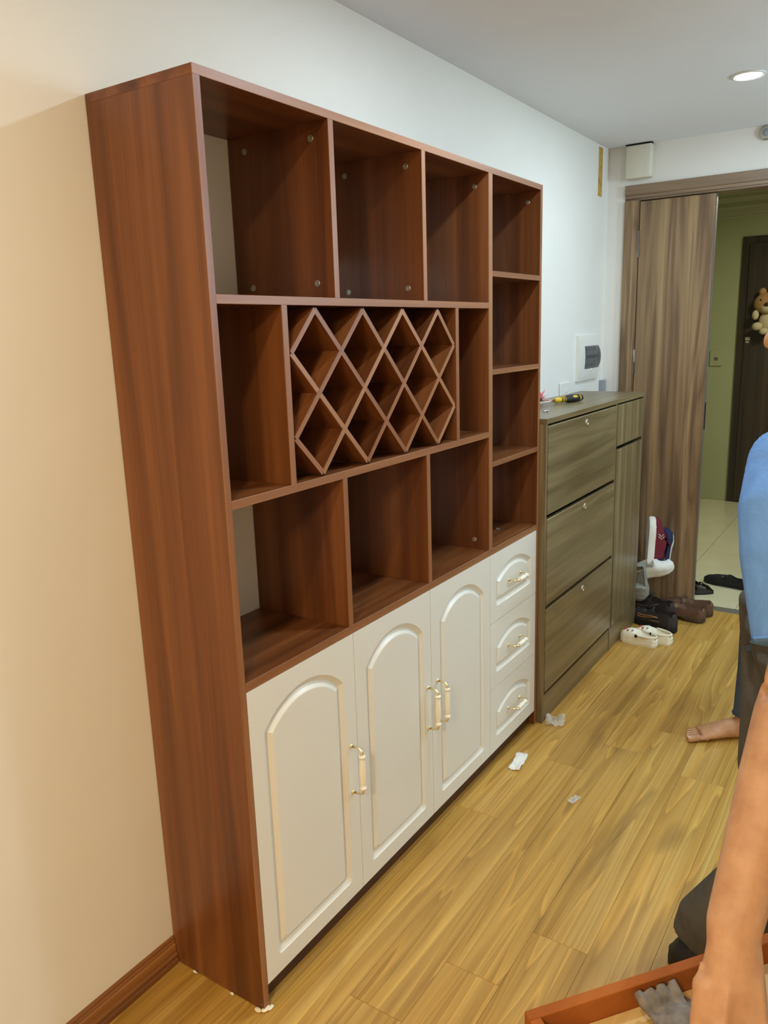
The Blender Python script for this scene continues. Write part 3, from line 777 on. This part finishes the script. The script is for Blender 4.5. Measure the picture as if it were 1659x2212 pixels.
# white clogs on the floor in front of the shoe cabinet
def clog(Mx, label):
    L, Wd = .185, .082
    root = thing('clog', (0, 0, 0), label, 'shoe', 'white clogs')
    obj('sole', sole_bm(L, Wd, .026, CLOG, wave=.02), M['croc'], root, auto=50, world=False)
    top = [(0, .012), (.06, .024), (.3, .020), (.46, .024), (.56, .042), (.70, .046), (.85, .040), (.95, .028), (1, .008)]
    obj('upper', upper_bm(L, Wd, .024, CLOG, top, (.03, .50), .9, .004), M['croc'], root, auto=60, world=False)
    bm = nb(); tube(bm, [(.10*L, 0, .0305), (.30*L, 0, .0300), (.48*L, 0, .0300)], [(.022, .002), (.026, .002), (.026, .002)], 12); obj('footbed', bm, M['insole'], root, smooth=True, world=False)
    pts = []
    for i in range(13):
        a_ = math.pi*i/12
        pts.append((.50*L-.47*L*math.sin(a_), math.cos(a_)*Wd*.455, .052-.003*math.sin(a_)))
    bm = nb(); tube(bm, pts, [(.0040, .0075)]*13, 8); obj('heel_strap', bm, M['croc'], root, smooth=True, world=False)
    for sy in (1, -1):
        bm = nb(); lathe(bm, (.50*L, sy*Wd*.462, .050), [(.0075, 0), (.0075, .004), (.005, .006)], 12, (0, sy, 0)); obj('rivet', bm, M['black'], root, auto=40, world=False)
    for t, y, mm, r in ((.86, .004, 'red_charm', .010), (.76, .018, 'red_charm', .009), (.70, -.016, 'grey_charm', .011), (.66, .016, 'grey_charm', .010), (.80, -.014, 'dark_brown', .008)):
        z = .024+interp(top, t)*(1-(abs(y)/(Wd*.5))**2*.7)
        bm = nb(); lathe(bm, (t*L, y, z-.003), [(r, 0), (r, .004), (r*.7, .006)], 6, (.25, y*20, 1)); obj('charm', bm, M[mm], root, auto=40, world=False)
    place(root, Mx)
cd = Vector((.075, .165, 0)).normalized()
clog(basis((2.590, -.512, 0), (.13, .985, 0), (0, 0, 1)), 'near white clog with red and grey charms before the shoe cabinet')
clog(basis((2.655, -.566, 0), (.12, .99, 0), (0, 0, 1)), 'far white clog with dark charms, heel turned out, before the shoe cabinet')
# black sneakers
sneaker('sneaker', basis((2.812, -.545, 0), (.40, .91, 0), (0, 0, 1)), .285, .100, 'black sneaker with bronze curved mark, nearest the white clogs', M['shoe_black'], M['sole_black'], .034, M['black'], hs=1.05, group='black sneakers', swoosh=True)
sneaker('sneaker', basis((2.945, -.500, 0), (.36, .93, .0), (0, 0, 1)), .285, .100, 'black sneaker with bronze stripes, between its mate and brown loafers', M['shoe_black'], M['sole_black'], .034, M['black'], hs=1.25, group='black sneakers', swoosh=True)
# brown loafers
LOAF = [(0, .040), (.05, .050), (.2, .045), (.36, .038), (.46, .046), (.6, .050), (.75, .038), (.9, .028), (1, .012)]
def loafer(Mx, label):
    L, Wd = .295, .100
    root = thing('loafer', (0, 0, 0), label, 'shoe', 'brown leather loafers')
    obj('sole', sole_bm(L, Wd*1.02, .030, ROUND, heel=.020), M['brown_sole'], root, auto=50, world=False)
    obj('upper', upper_bm(L, Wd, .028, ROUND, LOAF, (.05, .42), .86), M['brown_leather'], root, auto=60, world=False)
    bm = nb(); tube(bm, [(.50*L, -.044, .055), (.53*L, -.030, .073), (.54*L, 0, .081), (.53*L, .030, .073), (.50*L, .044, .055)], [(.014, .002)]*5, 8, up=(1, 0, 0)); obj('saddle_strap', bm, M['brown_leather'], root, smooth=True, world=False)
    bm = nb(); tube(bm, [(.16*L, 0, .040), (.30*L, 0, .040), (.40*L, 0, .041)], [(.030, .002), (.031, .002), (.026, .002)], 12); obj('insole', bm, M['insole'], root, smooth=True, world=False)
    place(root, Mx)
loafer(basis((3.035, -.640, 0), (.12, .99, 0), (0, 0, 1)), 'near brown leather loafer with block heel on the floor by the threshold')
loafer(basis((3.152, -.655, 0), (.05, 1, 0), (0, 0, 1)), 'far brown leather loafer behind its mate, against the door leaf')
# the heap beside the shoe cabinet
IR, IU, IF = Vector((.5495, -.835, -.031)), Vector((.185, .124, .975)), Vector((.811, .542, -.222))
sneaker('low_boot', basis((2.975, -.300, .300), (-.10, -.10, -1), (-.95, -.20, .1)), .205, .105, 'pale grey suede shoe standing on its toe beside the shoe cabinet', M['grey_cloth'], M['grey_cloth'], .022, M['grey_cloth'], hs=1.0, tongue=False)
sneaker('sneaker', basis((2.985, -.255, .205), (.30, -.88, .30), (-.55, -.30, 1)), .235, .090, 'white sneaker lying tilted on top of the grey shoe', M['white_canvas'], M['shoe_white'], .024, M['shoe_white'], hs=.95, tongue=False)
sneaker('sneaker', basis((3.010, -.330, .272), (.16, .02, 1), (.40, -.91, -.05)), .268, .095, 'maroon sneaker with white chevrons standing upright on its heel', M['maroon'], M['shoe_white'], .034, M['dark_brown'], group='maroon sneakers', marks=True)
sneaker('sneaker', basis((3.068, -.405, .262), (.58, .10, .76), (-.58, -.0, .75)), .215, .092, 'navy blue sneaker with white sole, heel out, under the maroon one', M['navy'], M['shoe_white'], .032, M['dark_brown'])
# corridor shoes
root = thing('pointed_pump', (0, 0, 0), 'shiny black pointed shoe on the corridor tiles behind the door edge', 'shoe')
PMP = [(0, .06), (.06, .075), (.2, .062), (.4, .052), (.55, .056), (.7, .056), (.85, .040), (1, .012)]
obj('sole', sole_bm(.26, .085, .012, POINT), M['black'], root, auto=50, world=False)
obj('upper', upper_bm(.26, .085, .011, POINT, PMP, (.05, .60), .92), M['black_gloss'], root, auto=60, world=False)
bm = nb(); tube(bm, [(.05, 0, .022), (.10, 0, .021), (.15, 0, .021)], [(.020, .002), (.023, .002), (.022, .002)], 10); obj('insole', bm, M['insole'], root, smooth=True, world=False)
place(root, basis((3.475, -.330, .0005), (.22, -.97, 0), (0, 0, 1)))
root = thing('slipper', (0, 0, 0), 'flat matt black slipper on the corridor tiles behind the trousers', 'shoe')
obj('sole', sole_bm(.27, .095, .022, ROUND), M['sole_black'], root, auto=50, world=False)
obj('upper', upper_bm(.27, .095, .021, ROUND, [(0, .02), (.1, .03), (.3, .026), (.5, .04), (.7, .034), (.9, .022), (1, .008)], (.05, .48), .9), M['black'], root, auto=60, world=False)
place(root, basis((3.70, -.745, .0005), (.24, .97, 0), (0, 0, 1)))

# ---------------------------------------------------------------- litter on the floor
def crumple(bm, amp, sc):
    for v in bm.verts:
        n_ = noise.noise_vector(v.co*sc); v.co += Vector((n_.x*amp*.4, n_.y*amp*.4, abs(n_.z)*amp))
def sheet(cx, cy, lx, ly, rot, amp, sc, n=12, z=.0012, th=.0006):
    bm = nb(); bmesh.ops.create_grid(bm, x_segments=n, y_segments=n, size=.5)
    bmesh.ops.transform(bm, matrix=Matrix.Translation((cx, cy, z)) @ Matrix.Rotation(rot, 4, 'Z') @ Matrix.Diagonal((lx, ly, 1, 1)), verts=bm.verts)
    crumple(bm, amp, sc)
    bmesh.ops.solidify(bm, geom=list(bm.faces), thickness=th)
    for v in bm.verts: v.co.z = max(v.co.z, .0005)
    return bm
bm = sheet(1.297, -.360, .125, .040, R(8), .014, 28)
tag(obj('paper_wrapper', bm, M['tissue'], smooth=True, loc=(1.297, -.36, 0)), 'small white folded paper wrapper on floor before the drawers', 'wrapper')
bm = sheet(1.640, -.362, .085, .075, R(30), .045, 30, 14)
tag(obj('plastic_wrapper', bm, M['film'], smooth=False, loc=(1.64, -.36, 0)), 'crumpled clear plastic film on floor at the shoe cabinet corner', 'wrapper')
bm = sheet(1.171, -.614, .045, .022, R(-20), .012, 60, 8)
tag(obj('plastic_scrap', bm, M['film'], loc=(1.171, -.614, 0)), 'tiny clear plastic scrap on the floor planks', 'scrap')
bm = nb(); rr = random.Random(11)
for _ in range(46):
    x, y = rr.uniform(.05, 2.4), -.32-abs(rr.gauss(0, .28)); 
    if y < -1.0: continue
    s = rr.uniform(.0008, .0024)
    ball(bm, (x, y, s*.5), (s, s*rr.uniform(.5, 1), s*.5), 1)
tag(obj('chip_debris', bm, M['raw_wood']), 'scattered tiny pale chipboard crumbs on the floor planks', 'debris', kind='stuff')
bm = nb()
for c, r in (((.005, -.299, .004), (.012, .008, .004)), ((-.006, -.285, .003), (.006, .010, .003)), ((-.004, -.20, .002), (.003, .006, .002)), ((-.004, -.075, .003), (.003, .008, .003)), ((.014, -.306, .003), (.010, .005, .003))): ball(bm, c, r, 2)
crumple(bm, .003, 150)
for v in bm.verts: v.co.z = max(v.co.z, .0004)
tag(obj('glue_blob', bm, M['croc'], loc=(0, -.3, 0)), 'dried cream glue blobs under the near corner of tall cabinet', 'glue')

# ---------------------------------------------------------------- people
def limb(bm, pts, n=16, up=(0, 0, 1)):
    """pts: (x,y,z, ra, rb) - rounded chain of elliptical sections"""
    tube(bm, [p[:3] for p in pts], [(p[3], p[4]) for p in pts], n, up=up)
    for p in (pts[0], pts[-1]): ball(bm, p[:3], (min(p[3], p[4])*.98,)*3, 2)
def V(*a): return Vector(a)
def head_into(bm, c, face, s=1.0):
    """skull, jaw, nose, lips, brow, ears; c = head centre, face = facing direction"""
    face = Vector(face).normalized(); up = Vector((0, 0, 1)); lf = up.cross(face).normalized(); up = face.cross(lf)
    Mr = Matrix((face, lf, up)).transposed()
    def P(f, l, u): return Vector(c) + face*f*s + lf*l*s + up*u*s
    ball(bm, P(-.010, 0, .030), (.096*s, .075*s, .088*s), 3, Mr); ball(bm, P(.026, 0, -.045), (.062*s, .056*s, .068*s), 3, Mr)
    ball(bm, P(.060, 0, -.092), (.026*s, .028*s, .022*s), 2, Mr)                                             # chin
    ball(bm, P(.080, 0, .030), (.018*s, .05*s, .014*s), 2, Mr)                                               # brow
    tube(bm, [P(.082, 0, .022), P(.098, 0, -.004), P(.110, 0, -.024)], [.009*s, .011*s, .014*s], 10)           # nose
    ball(bm, P(.110, 0, -.028), .0135*s, 2)
    for l in (-.012, .012): ball(bm, P(.098, l, -.030), .0095*s, 2)
    ball(bm, P(.086, 0, -.053), (.012*s, .024*s, .0075*s), 2, Mr); ball(bm, P(.084, 0, -.066), (.012*s, .021*s, .0085*s), 2, Mr)   # lips
    for l in (-1, 1):
        ball(bm, P(.060, l*.038, -.012), (.024*s, .022*s, .022*s), 2, Mr)                                       # cheek
        ball(bm, P(-.004, l*.075, -.006), (.018*s, .010*s, .031*s), 2, Mr)                                      # ear
    return P, Mr
def hair_eyes(P, Mr, s, root):
    bm = nb(); ball(bm, P(-.022, 0, .044), (.100*s, .083*s, .088*s), 3, Mr)
    obj('hair', bm, M['hair'], root, smooth=True)
    for l in (-1, 1):
        bm = nb(); ball(bm, P(.076, l*.031, .010), .0115*s, 2); e = obj('eye', bm, M['eye'], root, smooth=True)
        bm = nb(); ball(bm, P(.0845, l*.031, .010), .0052*s, 2); obj('pupil', bm, M['black'], e, smooth=True)

# --- man in the blue shirt, standing, facing the cabinet wall (+y), left arm carrying the tool tray
pr = thing('person', (.60, -1.33, 0), 'person in blue t-shirt and charcoal trousers carrying a tool tray, at the right edge', 'person')
Cc = camo.location; Rm = camo.rotation_euler.to_matrix()
SH_ = V(.372, -1.262, 1.272); EL = V(.232, -1.306, .992); WR = V(-.060, -1.276, .708); KN = V(-.125, -1.300, .612)
bm = nb()
limb(bm, [(.60, -1.36, .96, .17, .12), (.60, -1.35, 1.08, .155, .115), (.60, -1.345, 1.20, .17, .115), (.60, -1.34, 1.27, .17, .10), (.60, -1.335, 1.34, .09, .07)], 20, up=(0, 1, 0))
limb(bm, [(.60, -1.33, 1.32, .06, .06), (.575, -1.31, 1.43, .055, .055)], 14)
# left arm
limb(bm, [(*(V(.46, -1.30, 1.285)), .065, .065), (*SH_, .062, .062), (*(SH_.lerp(EL, .35)), .055, .055), (*(SH_.lerp(EL, .8)), .047, .047), (*EL, .046, .046)])
limb(bm, [(*EL, .046, .046), (*(EL.lerp(WR, .22)), .049, .049), (*(EL.lerp(WR, .5)), .046, .046), (*(EL.lerp(WR, .8)), .040, .040), (*WR, .037, .034)])
# right arm (out of the picture)
limb(bm, [(.76, -1.32, 1.28, .06, .06), (.83, -1.34, 1.20, .055, .055), (.87, -1.38, 1.00, .044, .044), (.865, -1.37, .86, .040, .040), (.85, -1.35, .745, .029, .029)])
tube(bm, [(.85, -1.35, .75), (.848, -1.345, .70), (.846, -1.34, .655)], [(.022, .028), (.020, .040), (.016, .040)], 14, up=(1, 0, 0))
for q_ in range(4):
    yb_ = -1.371+.021*q_
    tube(bm, [(.846, yb_, .665), (.842, yb_, .620), (.832, yb_, .592), (.820, yb_, .578+.006*abs(q_-1.5))], [.0095, .0092, .0085, .007], 9)
tube(bm, [(.848, -1.325, .71), (.842, -1.300, .672), (.834, -1.296, .640)], [.014, .012, .0095], 9)
# legs
for hx, kn, an in ((.668, V(.662, -1.262, .50), V(.660, -1.275, .085)), (.51, V(.53, -1.42, .50), V(.55, -1.55, .10))):
    limb(bm, [(hx, -1.33, .94, .095, .105), (*(V(hx, -1.30, .90).lerp(kn, .45)), .082, .085), (*kn, .060, .060), (*(kn.lerp(an, .35)), .056, .060), (*an, .036, .038)], 16, up=(0, 1, 0))
P1, Mr1 = head_into(bm, (.567, -1.288, 1.525), (.0, 1, -.10))
# hand: palm and five bent fingers closed on the tray's handle
hd = (KN-WR).normalized()
lat = V(-.62, .55, .0); lat = (lat - hd*lat.dot(hd)).normalized()        # towards the thumb side (image left)
bk = hd.cross(lat).normalized()
if bk.dot(Cc-KN) < 0: bk = -bk                                           # back of the hand faces the camera
tube(bm, [WR-(WR-EL)*-.0+ (EL-WR).normalized()*.05, WR, WR.lerp(KN, .35), WR.lerp(KN, .7), KN], [(.034, .034), (.037, .033), (.040, .028), (.044, .023), (.044, .018)], 16, up=tuple(bk))
HANDLE = KN + hd*.045 - bk*.022
for i, (f, L1, L2, L3, r) in enumerate(((.032, .040, .026, .020, .0098), (.011, .044, .029, .021, .0100), (-.011, .041, .027, .020, .0096), (-.031, .033, .021, .017, .0086))):
    a0 = KN + lat*f - hd*.012; k1 = KN + lat*f*1.05 + bk*.003
    k2 = k1 + (hd*.93 - bk*.30).normalized()*L1; k3 = k2 + (hd*.15 - bk*.98).normalized()*L2; k4 = k3 + (-hd*.85 - bk*.45).normalized()*L3
    tube(bm, [a0, k1, k1.lerp(k2, .5), k2, k3, k4], [r*.9, r*1.12, r*.95, r*1.02, r*.9, r*.75], 10)
    ball(bm, k1+bk*.002, r*1.15, 2); ball(bm, k4, r*.75, 2); ball(bm, k2, r*1.02, 2)
for f_ in (.030, .011, -.010, -.029): tube(bm, [WR.lerp(KN, .18)+lat*f_*.45+bk*.022, WR.lerp(KN, .6)+lat*f_*.8+bk*.0195, KN+lat*f_+bk*.0125], [.004, .0048, .0065], 8)
t0 = WR.lerp(KN, .25) + lat*.024; t1 = WR.lerp(KN, .62) + lat*.044 - bk*.010; t2 = KN + lat*.048 + hd*.012 - bk*.020; t3 = t2 + (hd*.8 - bk*.5 - lat*.25).normalized()*.026
tube(bm, [t0, t1, t2, t3], [.017, .0140, .0120, .0095], 10); ball(bm, t1, .0142, 2); ball(bm, t2, .0122, 2); ball(bm, t3, .0095, 2)
bo = obj('body', remesh(bm, .0042, 7), M['skin'], None, smooth=True, world=False); bo.parent = pr; bo.location = -Vector(pr.location)
bm = nb(); tn = t3 - (hd*.8-bk*.5-lat*.25).normalized()*.004 + bk*.0055 + lat*.004; ball(bm, tn, (.0065, .005, .0045), 2); obj('thumbnail', bm, M['nail'], pr, smooth=True)
hair_eyes(P1, Mr1, 1.0, pr)
# shirt
bm = nb()
limb(bm, [(.605, -1.345, 1.00, .175, .165), (.60, -1.335, 1.10, .170, .155), (.60, -1.34, 1.20, .178, .135), (.60, -1.335, 1.28, .176, .115), (.60, -1.330, 1.345, .10, .085)], 22, up=(0, 1, 0))
hem = SH_.lerp(EL, .90)
tube(bm, [V(.50, -1.31, 1.28), SH_+V(.01, 0, .006), SH_.lerp(EL, .18), SH_.lerp(EL, .45), hem], [(.088, .088), (.084, .086), (.090, .092), (.088, .090), (.070, .074)], 18); ball(bm, SH_+V(.015, 0, .008), .078, 3)
limb(bm, [(.70, -1.32, 1.28, .085, .085), (.83, -1.34, 1.21, .074, .074), (.868, -1.375, 1.05, .066, .066)])
sh = obj('t_shirt', remesh(bm, .006, 6), M['shirt'], None, smooth=True, world=False); sh.parent = pr; sh.location = -Vector(pr.location)
dh = (EL-SH_).normalized(); a_, b_ = frame_of(dh)
bm = nb(); pts = [hem + a_*.0705*math.cos(q*math.pi/12) + b_*.0735*math.sin(q*math.pi/12) - dh*.004 for q in range(24)]
tube(bm, pts, .0028, 6, closed=True); obj('sleeve_hem', bm, M['shirt'], pr, smooth=True)
# trousers
bm = nb()
limb(bm, [(.61, -1.325, .99, .165, .165), (.61, -1.325, .93, .175, .160), (.61, -1.33, .86, .17, .14)], 20, up=(0, 1, 0))
limb(bm, [(.665, -1.290, .95, .148, .110), (.665, -1.275, .73, .112, .098), (.662, -1.262, .577, .096, .088), (.662, -1.278, .36, .086, .078), (.658, -1.225, .22, .108, .080), (.655, -1.195, .13, .135, .086), (.655, -1.192, .085, .142, .086)], 20, up=(1, 0, 0))
limb(bm, [(.51, -1.33, .92, .13, .10), (.52, -1.38, .70, .11, .09), (.53, -1.42, .50, .09, .08), (.55, -1.55, .12, .085, .075)], 18, up=(1, 0, 0))
tr = obj('trousers', remesh(bm, .007, 5), M['trousers'], None, smooth=True, world=False); tr.parent = pr; tr.location = -Vector(pr.location)
# black shoes
def man_shoe(px_, py_, dirv):
    Mx = basis(V(px_, py_, .0005), dirv, (0, 0, 1))
    Mx = Matrix.Translation(-Vector(pr.location)) @ Mx
    s1 = sole_bm(.275, .100, .026, ROUND); xf(s1, Mx); so_ = obj('shoe_sole', s1, M['sole_black'], pr, auto=50, world=False)
    u1 = upper_bm(.275, .098, .024, ROUND, [(t, h*1.5) for t, h in SNK], (.06, .42)); xf(u1, Mx); obj('shoe_upper', u1, M['black'], pr, auto=60, world=False)
man_shoe(.645, -1.322, (-.02, 1, 0)); man_shoe(.55, -1.615, (-.05, 1, 0))

# --- second person: bare foot and jeans, body out of the picture to the right
p2 = thing('person', (1.93, -1.06, 0), 'barefoot person in blue-grey jeans standing behind the blue-shirted person', 'person')
fd_ = V(-.53, .848, 0); lt = V(.848, .53, 0)
bm = nb()
HL = V(1.905, -1.045, 0)
TOES = ((-.033, .056, .0130), (-.0105, .056, .0086), (.0075, .050, .0080), (.0245, .042, .0076), (.0400, .032, .0074))
def foot(HL):
    A = HL + fd_*.045
    tube(bm, [HL+V(0, 0, .030)+fd_*.005, HL+fd_*.05+V(0, 0, .042), HL+fd_*.11+V(0, 0, .036), HL+fd_*.165+V(0, 0, .025), HL+fd_*.20+V(0, 0, .017)], [(.027, .028), (.032, .040), (.038, .033), (.045, .023), (.043, .014)], 16, up=(0, 0, 1))
    ball(bm, HL+fd_*.012+V(0, 0, .030), .030, 2)
    limb(bm, [(*(A+V(0, 0, .05)), .035, .040), (*(A-fd_*.004+V(0, 0, .11)), .034, .037), (*(A-fd_*.01+V(0, 0, .18)), .034, .037)], 14, up=tuple(fd_))
    for i, (l, L, r) in enumerate(TOES):
        b0 = HL+fd_*.182+lt*l*.92+V(0, 0, .015); b1 = HL+fd_*(.190+L*.5)+lt*l+V(0, 0, r+.0045); b2 = HL+fd_*(.190+L)+lt*l+V(0, 0, r*.92)
        tube(bm, [b0, b1, b2], [r, r, r*.9], 9); ball(bm, b2, r*.96, 2)
foot(HL); foot(V(2.13, -1.36, 0))
KN2 = V(1.900, -1.035, .43); HP2 = V(2.035, -1.20, .84)
KN3 = V(2.12, -1.27, .44)
for kn, hp, an in ((KN2, HP2, HL+fd_*.04+V(0, 0, .09)), (KN3, HP2+lt*.06-fd_*.1, V(2.13, -1.36, .09)+fd_*.04)):
    limb(bm, [(*hp, .09, .09), (*hp.lerp(kn, .5), .075, .08), (*kn, .048, .050), (*kn.lerp(an, .4), .040, .042), (*an, .034, .036)], 14)
limb(bm, [(2.08, -1.25, .84, .14, .10), (2.10, -1.27, 1.05, .14, .10), (2.12, -1.29, 1.28, .17, .10), (2.13, -1.30, 1.37, .07, .07)], 16, up=tuple(fd_))
limb(bm, [(2.13, -1.30, 1.35, .055, .055), (2.13, -1.29, 1.45, .05, .05)])
for sgn in (-1, 1):
    s0 = V(2.12, -1.29, 1.30)+lt*.19*sgn
    limb(bm, [(*s0, .055, .055), (*(s0+V(.01, -.02, -.27)+lt*.03*sgn), .042, .042), (*(s0+V(.0, .03, -.52)+lt*.02*sgn-fd_*.16), .028, .028)])
    hs_ = s0+V(.0, .035, -.56)+lt*.02*sgn-fd_*.175
    tube(bm, [hs_+V(0, 0, .04), hs_+V(0, 0, -.03), hs_+V(0, 0, -.06)], [(.028, .02), (.038, .017), (.036, .014)], 12, up=tuple(lt))
    for q in range(4):
        b0 = hs_+V(0, 0, -.055)+fd_*(.027-.018*q); tube(bm, [b0, b0+V(0, 0, -.035)-lt*.006*sgn, b0+V(0, 0, -.065)-lt*.020*sgn], [.0085, .0082, .0068], 8)
    tube(bm, [hs_+fd_*.03, hs_+fd_*.055+V(0, 0, -.035), hs_+fd_*.052+V(0, 0, -.065)], [.012, .0105, .008], 8)
P2, Mr2 = head_into(bm, (2.13, -1.275, 1.54), (-.35, .93, 0))
ob = obj('body', remesh(bm, .0032, 3), M['skin'], None, smooth=True, world=False); ob.parent = p2; ob.location = -Vector(p2.location)
hair_eyes(P2, Mr2, 1.0, p2)
for i, (l, L, r) in enumerate(TOES):
    bm = nb(); c = HL+fd_*(.190+L+r*.35)+lt*l+V(0, 0, r*1.55); ball(bm, c, (r*.55, r*.5, r*.28), 2, Matrix((fd_, lt, V(0, 0, 1))).transposed()); obj('toenail', bm, M['nail'], p2, smooth=True)
bm = nb()
limb(bm, [(2.07, -1.24, .95, .15, .125), (2.065, -1.235, .86, .155, .125)], 18, up=tuple(fd_))
for kn, hp, an in ((KN2, HP2, HL+fd_*.030+V(0, 0, .092)), (KN3, HP2+lt*.06-fd_*.1, V(2.13, -1.36, .115)+fd_*.035)):
    tube(bm, [hp, hp.lerp(kn, .5), kn, kn.lerp(an, .45), an], [(.105, .105), (.085, .09), (.066, .066), (.054, .054), (.047, .050)], 16); ball(bm, hp, .10, 2)
jn = obj('jeans', remesh(bm, .006, 4), M['jeans'], None, smooth=True, world=False); jn.parent = p2; jn.location = -Vector(p2.location)
bm = nb(); an = HL+fd_*.030+V(0, 0, .095)
pts = [an + fd_*.050*math.cos(q*math.pi/10) + lt*.047*math.sin(q*math.pi/10) for q in range(20)]
tube(bm, pts, .004, 6, closed=True); obj('jeans_hem', bm, M['jeans'], p2, smooth=True)
bm = nb()
limb(bm, [(2.085, -1.255, .90, .16, .125), (2.10, -1.27, 1.08, .155, .12), (2.12, -1.29, 1.28, .185, .12), (2.13, -1.30, 1.36, .09, .08)], 18, up=tuple(fd_))
for sgn in (-1, 1):
    s0 = V(2.12, -1.29, 1.30)+lt*.19*sgn; limb(bm, [(*s0, .072, .072), (*(s0+V(.007, -.015, -.19)+lt*.02*sgn), .060, .060)])
js = obj('dark_shirt', remesh(bm, .007, 5), M['trousers'], None, smooth=True, world=False); js.parent = p2; js.location = -Vector(p2.location)

# ---------------------------------------------------------------- the tool tray in the hand
A0 = V(-.205, -1.030, .548); A1 = V(.045, -1.232, .552); u_ = (A1-A0).normalized(); nrm = V(u_.y, -u_.x, 0)   # nrm points towards the camera side
if nrm.dot(Cc-A0) < 0: nrm = -nrm
A1 = A0 + u_*.50
tt = thing('tool_tray', tuple(A0), 'reddish-brown board tray with raw wood bottom held in the hand, bottom edge', 'tray')
def obox(o, u0, u1, n0, n1, z0, z1, bev=.001):
    bm = nb(); box(bm, u0, u1, n0, n1, z0, z1, bev)
    Mx = Matrix((u_, nrm, V(0, 0, 1))).transposed().to_4x4(); Mx.translation = o
    return xf(bm, Mx), Mx
def tray_part(name, a, m):
    bm, Mx = obox(V(0, 0, 0), *a); 
    o = obj(name, bm, m, tt, world=False); return o
tray_part('side_board', (0, .50, 0, .017, -.030, .017), M['orange_board'])
tray_part('side_board', (0, .50, .195, .212, -.030, .017), M['orange_board'])
tray_part('end_board', (0, .017, .0172, .1948, -.030, .017), M['orange_board'])
tray_part('end_board', (.483, .50, .0172, .1948, -.030, .017), M['orange_board'])
tray_part('bottom_board', (.0175, .4825, .0172, .1948, -.030, -.022), M['raw_wood'])
bm = nb(); hc = HANDLE - A0
tube(bm, [hc - lat*.0 + u_*(-.10), hc + u_*.16], .011, 12); obj('handle_bar', bm, M['raw_wood'], tt, smooth=True, world=False)
for s_ in (-.10, .16):
    e = hc + u_*s_; fl = V(e.x, e.y, -.022); bm = nb(); tube(bm, [e, fl], [(.012, .006), (.012, .006)], 10, up=tuple(u_)); obj('handle_post', bm, M['raw_wood'], tt, smooth=True, world=False)
# contents
def tray_pt(u, n, z): return A0 + u_*u + nrm*n + V(0, 0, z)
gl = thing('work_glove', tuple(tray_pt(.19, .07, -.022)), 'crumpled grey work glove lying in the tool tray', 'glove')
bm = nb(); c = tray_pt(.205, .085, -.006)
ball(bm, c, (.05, .035, .016), 3)
for q in range(4): tube(bm, [c+u_*(-.02+.014*q)-nrm*.02, c+u_*(-.03+.018*q)-nrm*.045+V(0, 0, .012), c+u_*(-.035+.02*q)-nrm*.058+V(0, 0, .022)], [.010, .0095, .007], 8)
tube(bm, [c+u_*.03, c+u_*.06+nrm*.02, c+u_*.075+nrm*.03], [.012, .011, .008], 8)
crumple(bm, .006, 60); me = remesh(bm, .003, 2)
o = obj('shell', me, M['glove'], gl, smooth=True, world=False); o.location = -Vector(gl.location)
pl = thing('pliers', tuple(tray_pt(.27, .10, -.022)), 'pliers with teal grips lying in the tool tray', 'pliers')
for s_ in (-1, 1):
    bm = nb(); tube(bm, [tray_pt(.255, .085+s_*.004, -.008), tray_pt(.275, .105+s_*.014, -.008), tray_pt(.30, .160+s_*.020, -.010)], [(.005, .006), (.007, .008), (.006, .007)], 10); obj('grip', bm, M['teal'], pl, smooth=True)
bm = nb(); tube(bm, [tray_pt(.255, .084, -.008), tray_pt(.250, .066, -.008), tray_pt(.243, .035, -.009)], [(.007, .005), (.010, .006), (.004, .004)], 10); obj('jaw', bm, M['steel'], pl, smooth=True)
